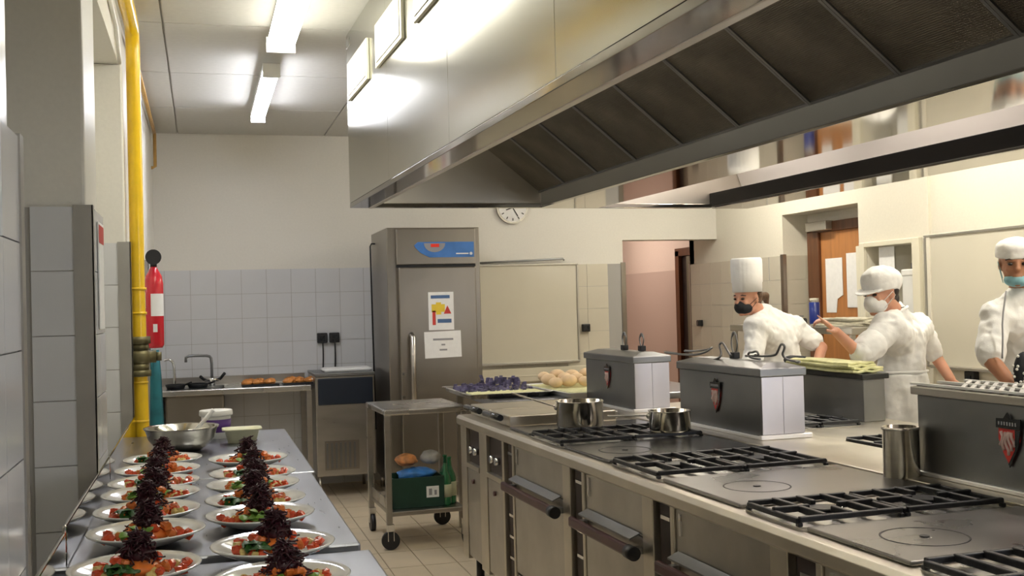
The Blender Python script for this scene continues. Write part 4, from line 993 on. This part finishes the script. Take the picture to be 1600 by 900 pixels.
# ================================================================ people
tex = bpy.data.textures.new('folds', 'CLOUDS'); tex.noise_scale = .11; tex.noise_depth = 2
tex2 = bpy.data.textures.new('creases', 'MARBLE'); tex2.noise_scale = .10; tex2.turbulence = 9; tex2.noise_depth = 2
def soft(mb, name, m, parent, vox=.008, fold=0, it=4):
    o = mb.build(name, m, parent)
    r = o.modifiers.new('r', 'REMESH'); r.mode = 'VOXEL'; r.voxel_size = vox; r.use_smooth_shade = True
    s = o.modifiers.new('s', 'SMOOTH'); s.factor = .5; s.iterations = it
    if fold:
        e = o.modifiers.new('e', 'DISPLACE'); e.texture = tex2; e.texture_coords = 'GLOBAL'; e.strength = fold*.55; e.mid_level = .5
        d = o.modifiers.new('d', 'DISPLACE'); d.texture = tex; d.texture_coords = 'GLOBAL'; d.strength = fold; d.mid_level = .5
    return o
def headM(c, yaw, pitch=0, roll=0):   # local x forward, y left, z up
    return Matrix.Translation(c) @ Matrix.Rotation(yaw, 4, 'Z') @ Matrix.Rotation(pitch, 4, 'Y') @ Matrix.Rotation(roll, 4, 'X')
def add_head(mb, M):
    E = lambda c, r: mb.ell(c, r, M=M, n=18, m=12)
    E((-.012, 0, .035), (.097, .074, .088)); E((.012, 0, -.02), (.076, .064, .09)); E((.035, 0, -.075), (.046, .044, .036))
    E((.072, 0, .02), (.018, .05, .014)); E((.09, 0, -.005), (.012, .011, .022)); E((.1, 0, -.02), (.013, .014, .011)); E((.078, 0, -.055), (.014, .026, .008)); E((.08, 0, -.066), (.012, .02, .007)); E((.07, 0, -.095), (.016, .02, .014))
    for s in (-1, 1): E((-.008, s*.073, -.008), (.018, .009, .03)); E((.06, s*.035, -.025), (.02, .018, .018))
def eyes(M, parent):
    for s in (-1, 1):
        mb = MB(); mb.ell((.079, s*.030, .004), (.011, .013, .008), M=M, n=12, m=8); mb.build('eye', eye_m, parent, smooth=True)
    for s in (-1, 1):
        mb = MB(); mb.tube([M @ Vector((.082, s*.014, .024)), M @ Vector((.084, s*.032, .029)), M @ Vector((.068, s*.05, .023))], .0038, n=5); mb.build('eyebrow', hair_d, parent)
def hand(mb, wrist, fdir, palm_n, s=1.0, curl=.5, point=False, side=1):
    """palm plus five bent fingers; fdir finger direction, palm_n palm normal"""
    f = Vector(fdir).normalized(); n = Vector(palm_n); n = (n - f*n.dot(f)).normalized(); k = f.cross(n)*side
    W = Vector(wrist)
    for q in (-1, 0, 1): mb.cap(W + k*q*.012*s, W + f*.078*s + k*q*.024*s, .015*s, .0135*s, n=8)
    L = [.068, .078, .072, .055]
    for i in range(4):
        b = W + f*.08*s + k*(.031 - .0205*i)*s; d = f.copy(); c_ = 0 if (point and i == 0) else curl
        a = b
        for j, fr in enumerate((.45, .32, .23)):
            ang_ = c_*(j + .6); dd = (f*math.cos(ang_) + n*math.sin(ang_)).normalized()
            e = a + dd*L[i]*fr*s*1.05; mb.cap(a, e, (.0092 - .001*j)*s, (.0085 - .001*j)*s, n=8); a = e
    b = W + f*.02*s + k*.03*s; d1 = (f*.6 + k*.75 + n*.25).normalized(); e = b + d1*.04*s; mb.cap(b, e, .012*s, .0105*s, n=8)
    d2_ = (f*.85 + k*.2 + n*.45).normalized(); mb.cap(e, e + d2_*.034*s, .0105*s, .009*s, n=8)
def limb(mb, a, b, c, ra, rb, rc):
    mb.cap(a, b, ra, rb, n=14); mb.cap(b, c, rb*.96, rc, n=14)
def legs(t, hipL, hipR, footL, footR, fwd, shoe=black):
    fwd = Vector(fwd).normalized()
    mb = MB()
    for h, f_ in ((hipL, footL), (hipR, footR)):
        h, f_ = Vector(h), Vector(f_); kn = (h + f_)/2 + fwd*.03; kn.z = .48
        h = h*.8 + (Vector(hipL) + Vector(hipR))*.1; mb.cap(h, kn, .080, .062, n=14); mb.cap(kn, f_ + Vector((0, 0, .1)), .064, .052, n=14)
    mb.cap((Vector(hipL)*.7 + Vector(hipR)*.3), (Vector(hipR)*.7 + Vector(hipL)*.3), .10, .10)
    soft(mb, 'trousers', trous, t, .012, .01)
    for f_ in (footL, footR):
        f_ = Vector(f_); mb = MB(); mb.cap(Vector((f_.x, f_.y, .05)) - fwd*.05, Vector((f_.x, f_.y, .045)) + fwd*.12, .042, .036); 
        o = soft(mb, 'shoe', shoe, t, .008)

# ---- chef with the tall hat
def chef():
    t = thing('person', 'chef in tall white hat and black mask leaning over behind the range', 'person', (3.55, 6.45, 0))
    off = Matrix.Translation((-3.55, -6.45, 0)); W = lambda x, y, Y: off @ at(x, y, Y)
    hc = W(1167, 466, 6.38); M = headM(hc, math.radians(203), .10)
    nk = W(1192, 492, 6.43); ch = W(1208, 530, 6.47); pv = W(1222, 610, 6.52)
    sL = W(1183, 512, 6.30); eL = W(1176, 560, 6.22); wL = W(1160, 600, 6.10)
    sR = W(1240, 512, 6.58); eR = W(1284, 543, 6.50); wR = W(1270, 594, 6.32)
    mb = MB(); add_head(mb, M); mb.cap(hc + Vector((.02, .01, -.04)), nk, .052, .058)
    mb.cap(nk, ch, .07, .12); mb.cap(ch, pv, .12, .125)
    limb(mb, sL, eL, wL, .048, .038, .027); limb(mb, sR, eR, wR, .048, .039, .028)
    hand(mb, wL, Vector((-.5, -.3, -.6)), Vector((0, 0, -1)), 1, .35)
    hand(mb, wR, (ch - wR) + Vector((0, -.1, -.25)), Vector((-.6, -.5, 0)), 1, .3, side=-1)
    soft(mb, 'body', skin, t, .0065, it=3)
    eyes(M, t)
    mb = MB()
    mb.cap(nk + Vector((0, 0, .0)), ch, .085, .15); mb.cap(ch, pv, .155, .165); mb.ell((ch + pv)/2, (.17, .15, .2))
    mb.cap(sL, nk, .07, .07); mb.cap(sR, nk, .075, .07); mb.cap(sL, eL, .078, .062); mb.cap(sL, ch, .09, .14); mb.cap(sR, ch, .09, .14)
    mb.cap(sR, eR + (sR - eR)*.30, .074, .064); mb.cap(eL, eL + (wL-eL)*.3, .06, .055)
    mb.cap(pv, pv + Vector((0, 0, -.12)), .165, .165)
    soft(mb, 'chef_jacket', cloth_j, t, .009, .020)
    mb = MB(); 
    rs = []
    for q, r in ((0, .056), (.5, .057), (1, .056)):
        c = nk + Vector((-.01, 0, .0)) + (hc - nk).normalized()*(.0 + .05*q); rs.append([c + Vector((r*math.cos(2*math.pi*k/20), r*.95*math.sin(2*math.pi*k/20), 0)) for k in range(20)])
    mb.rings(rs); mb.build('collar', cloth_w, t, smooth=True)
    # toque: band plus tall crown, slightly wider at the top, softly pleated
    mb = MB(); H = headM(hc, math.radians(203), .02)
    rs = []
    for z, r in ((.040, .099), (.10, .101), (.104, .104), (.16, .105), (.22, .106), (.252, .104), (.262, .094), (.262, .02)):
        n_ = 72; rs.append([H @ Vector(((r + (.0018*math.cos(k*12*2*math.pi/n_*2) if z > .1 else 0))*math.cos(2*math.pi*k/n_) - .008, (r*.94)*math.sin(2*math.pi*k/n_), z)) for k in range(n_)])
    mb.rings(rs); mb.build('toque', cloth_w, t, smooth=True)
    mb = MB(); E = lambda c, r: mb.ell(c, r, M=M)
    E((-.035, 0, .02), (.083, .079, .075)); E((-.075, 0, -.02), (.045, .05, .055)); mb.cap(M @ Vector((-.11, 0, -.005)), M @ Vector((-.165, .02, -.005)), .030, .030); mb.cap(M @ Vector((-.165, .02, -.005)), M @ Vector((-.175, .02, -.07)), .030, .012)
    soft(mb, 'hair', hair, t, .007, .006)
    mb = MB(); mb.ell((.038, 0, -.052), (.070, .060, .052), M=M); mb.ell((.075, 0, -.035), (.036, .03, .032), M=M); k_ = soft(mb, 'face_mask', mask_k, t, .006)
    for s in (-1, 1):
        mb = MB(); mb.tube([M @ Vector((.05, s*.062, -.035)), M @ Vector((.0, s*.08, .0)), M @ Vector((-.02, s*.08, -.01)), M @ Vector((.05, s*.06, -.07))], .0018, n=5)
        mb.build('ear_loop', mask_k, t)
    legs(t, pv + Vector((0, -.08, -.05)), pv + Vector((0, .09, -.05)), Vector((.03, -.1, 0)), Vector((.1, .12, 0)), (-1, .1, 0))
chef()

# ---- cook pointing left, seen from the side
def cook():
    t = thing('person', 'cook in peaked white cap and white mask pointing left, arm raised', 'person', (3.57, 5.02, 0))
    off = Matrix.Translation((-3.57, -5.02, 0)); W = lambda x, y, Y: off @ at(x, y, Y)
    yaw = math.radians(196); hc = W(1375, 459, 5.0); M = headM(hc, yaw, .12)
    nk = W(1399, 492, 5.04); ch = W(1408, 535, 5.06); pv = W(1407, 612, 5.06)
    sL = W(1388, 512, 4.90); eL = W(1345, 556, 4.82); wL = W(1306, 518, 4.85)
    sR = W(1435, 512, 5.18); eR = W(1461, 556, 5.2); wR = W(1485, 592, 5.1)
    mb = MB(); add_head(mb, M); mb.cap(hc + Vector((.03, .0, -.04)), nk, .05, .056); mb.cap(nk, ch, .07, .11); mb.cap(ch, pv, .11, .115)
    limb(mb, sL, eL, wL, .046, .036, .025); limb(mb, sR, eR, wR, .046, .037, .027)
    hand(mb, wL, W(1283, 498, 4.85) - wL, Vector((0, .3, -1)), .95, .75, True, side=1)
    hand(mb, wR, Vector((-.1, -.2, -.9)), Vector((-.6, -.5, 0)), .95, .4, side=-1)
    soft(mb, 'body', skin, t, .0065, it=3)
    eyes(M, t)
    mb = MB()
    mb.cap(nk, ch, .08, .13); mb.cap(ch, pv, .135, .120); mb.cap(sL, ch, .085, .12); mb.cap(sR, ch, .085, .12); mb.cap(sL, nk, .065, .06); mb.cap(sR, nk, .065, .06)
    mb.cap(sL, eL + (sL - eL)*.16, .076, .062); mb.cap(eL + (sL - eL)*.3, eL + (sL-eL)*.05, .070, .064)
    mb.cap(sR, eR + (sR - eR)*.1, .074, .06); mb.cap(pv, pv + Vector((0, 0, -.1)), .125, .14)
    soft(mb, 'chef_jacket', cloth_j, t, .009, .022)
    mb = MB(); mb.cap(eL + (sL - eL)*.16, eL + (sL - eL)*.40, .073, .077); soft(mb, 'rolled_cuff', cloth_w, t, .009, .014)
    # apron: waist wrap flaring down and bib
    mb = MB(); rs = []
    for k, (z, rx, ry) in enumerate(((.10, .128, .145), (.0, .142, .155), (-.2, .155, .17), (-.45, .16, .18), (-.6, .165, .19))):
        rs.append([pv + Vector((rx*math.cos(a)*(1 + .05*math.sin(7*a + k)), ry*math.sin(a)*(1 + .05*math.cos(6*a - k)), z)) for a in [2*math.pi*j/40 for j in range(40)]])
    mb.rings(rs); ap = soft(mb, 'apron', cloth_w, t, .010, .012)
    mb = MB(); mb.tube([pv + Vector((.13, -.06, .11)), pv + Vector((0, -.155, .112)), pv + Vector((-.13, -.06, .11))], .008, n=6, smooth=2)
    mb.build('apron_string', cloth_w, ap)
    mb = MB(); mb.tube([nk + Vector((-.055, -.03, -.045)), nk + Vector((-.04, -.065, .0)), nk + Vector((.01, -.075, .035)), nk + Vector((.05, -.04, .045)), nk + Vector((.065, .02, .03))], .009, n=6, smooth=2); mb.build('neck_strap', cloth_w, ap)
    # cap with band, puffy crown and peak
    H = headM(hc, yaw, .20)
    mb = MB(); mb.ell((-.015, 0, .078), (.110, .094, .072), M=H); mb.ell((-.06, 0, .055), (.088, .090, .085), M=H); mb.cyl(H @ Vector((-.008, 0, .02)), H @ Vector((-.008, 0, .06)), .091, .094, n=24)
    c_ = soft(mb, 'cook_cap', cloth_w, t, .007, .010)
    mb = MB(); mb.prism([H @ Vector((.06 + .095*math.cos(a), .078*math.sin(a), .034 - .012*math.cos(a))) for a in [-1.5 + .3*k for k in range(11)]], (0, 0, .007)); mb.build('cap_peak', cloth_w, c_, bevel=.002)
    mb = MB(); mb.ell((-.045, 0, .01), (.062, .079, .07), M=M); mb.ell((-.075, 0, -.035), (.050, .052, .055), M=M); mb.ell((-.07, 0, -.08), (.04, .05, .045), M=M); soft(mb, 'hair', hair_d, t, .007, .006)
    mb = MB(); mb.ell((.038, 0, -.048), (.070, .062, .055), M=M); mb.ell((.082, 0, -.03), (.034, .03, .036), M=M); soft(mb, 'face_mask', cloth_w, t, .006)
    for s in (-1, 1):
        mb = MB(); mb.tube([M @ Vector((.05, s*.064, -.03)), M @ Vector((.0, s*.082, .01)), M @ Vector((-.02, s*.082, -.01)), M @ Vector((.05, s*.062, -.07))], .002, n=5)
        mb.build('ear_loop', cloth_w, t)
    mb = MB(); rs = []
    for q in (0, 1): rs.append([nk + Vector((-.004, 0, -.005 + .045*q)) + Vector((.064*math.cos(a), .06*math.sin(a), .01*math.cos(a))) for a in [2*math.pi*j/24 for j in range(24)]])
    mb.rings(rs); mb.build('dark_neckerchief', mask_k, t, smooth=True)
    legs(t, pv + Vector((0, -.08, -.06)), pv + Vector((0, .08, -.06)), Vector((-.02, -.1, 0)), Vector((.06, .1, 0)), (-1, 0, 0))
cook()

# ---- cook at the right edge with blue mask
def cook_right():
    t = thing('person', 'cook with blue mask under the chin at the right edge of the photo', 'person', (3.85, 4.45, 0))
    off = Matrix.Translation((-3.85, -4.45, 0)); W = lambda x, y, Y: off @ at(x, y, Y)
    yaw = math.radians(232); hc = W(1588, 411, 4.4); M = headM(hc, yaw, .12)
    nk = W(1602, 455, 4.45); ch = W(1610, 515, 4.48); pv = W(1612, 640, 4.5)
    sR = W(1556, 492, 4.46); eR = W(1546, 560, 4.38); wR = W(1590, 612, 4.22)
    sL = W(1668, 494, 4.6); eL = W(1680, 570, 4.5); wL = W(1650, 620, 4.25)
    mb = MB(); add_head(mb, M); mb.cap(hc + Vector((.02, .02, -.05)), nk, .055, .06); mb.cap(nk, ch, .08, .13); mb.cap(ch, pv, .13, .13)
    limb(mb, sR, eR, wR, .05, .042, .03); limb(mb, sL, eL, wL, .05, .042, .03)
    hand(mb, wR, Vector((.1, -.5, -.35)), Vector((0, 0, -1)), 1.05, .4, side=1); hand(mb, wL, Vector((-.3, -.5, -.3)), Vector((0, 0, -1)), 1.05, .4, side=-1)
    soft(mb, 'body', skin2, t, .0065, it=3)
    eyes(M, t)
    mb = MB(); mb.cap(nk + Vector((0, 0, -.01)), ch, .085, .15); mb.cap(ch, pv, .15, .15); mb.cap(sR, ch, .075, .14); mb.cap(sL, ch, .075, .14); mb.cap(sR, nk, .064, .06); mb.cap(sL, nk, .064, .06)
    mb.cap(sR, eR + (sR - eR)*.05, .066, .066); mb.cap(sL, eL, .068, .066); mb.cap(pv, pv + Vector((0, 0, -.12)), .15, .16)
    soft(mb, 'chef_jacket', cloth_j, t, .009, .020)
    mb = MB(); rs = []
    for k, (z, rx, ry) in enumerate(((.12, .163, .158), (.0, .17, .165), (-.25, .18, .18), (-.5, .185, .19))):
        rs.append([pv + Vector((rx*math.cos(a)*(1 + .03*math.sin(7*a + k)), ry*math.sin(a)*(1 + .03*math.cos(6*a - k)), z)) for a in [2*math.pi*j/40 for j in range(40)]])
    mb.rings(rs); soft(mb, 'apron', cloth_w, t, .010, .010)
    H = headM(hc, yaw, .16)
    mb = MB(); mb.ell((-.01, 0, .074), (.108, .094, .055), M=H); mb.ell((-.03, 0, .06), (.098, .092, .06), M=H); mb.cyl(H @ Vector((-.004, 0, .03)), H @ Vector((-.004, 0, .06)), .094, .097, n=24)
    soft(mb, 'cook_cap', cloth_w, t, .007, .010)
    mb = MB(); mb.ell((-.045, 0, .01), (.062, .078, .065), M=M); soft(mb, 'hair', hair_d, t, .007, .006)
    mb = MB(); mb.ell((.030, 0, -.078), (.066, .062, .036), M=M); mb.ell((.062, 0, -.072), (.034, .036, .03), M=M); soft(mb, 'face_mask', mask_b, t, .006)
    for s in (-1, 1):
        mb = MB(); mb.tube([M @ Vector((.05, s*.064, -.065)), M @ Vector((.0, s*.082, .01)), M @ Vector((-.02, s*.08, -.01)), M @ Vector((.04, s*.062, -.09))], .0018, n=5)
        mb.build('ear_loop', mask_b, t)
    mb = MB(); mb.rings([[nk + Vector((.066*math.cos(a), .066*math.sin(a), .0 + .04*q + .02*math.cos(a))) for a in [2*math.pi*j/24 for j in range(24)]] for q in (0, 1)]); mb.build('neckerchief', lip_m, t, smooth=True)
    mb = MB(); mb.tube([W(1572, 455, 4.33), W(1566, 500, 4.30), W(1567, 530, 4.29), W(1566, 560, 4.28)], .0045, n=6, smooth=1); mb.build('cord', gry_print, t)
    legs(t, pv + Vector((-.08, 0, -.06)), pv + Vector((.09, 0, -.06)), Vector((-.1, .05, 0)), Vector((.12, .05, 0)), (-.2, -1, 0))
    # dark dotted pouch held at the waist
    t = thing('dotted_pouch', 'black pouch with white dots held by the cook at the right edge', 'pouch', at(1600, 590, 4.16))
    mb = MB(); mb.ell((0, 0, .02), (.05, .04, .10)); o = soft(mb, 'pouch', mask_k, t, .008)
    mb = MB(); rnd = random.Random(4)
    for i in range(26):
        a, z = rnd.uniform(2.6, 5.6), rnd.uniform(-.06, .09); s = math.sqrt(max(0, 1 - (z/.10)**2)); mb.ell((.051*s*math.cos(a), .041*s*math.sin(a), .02 + z), (.007, .007, .007), n=6, m=4)
    mb.build('white_dots', white_pl, t)
cook_right()
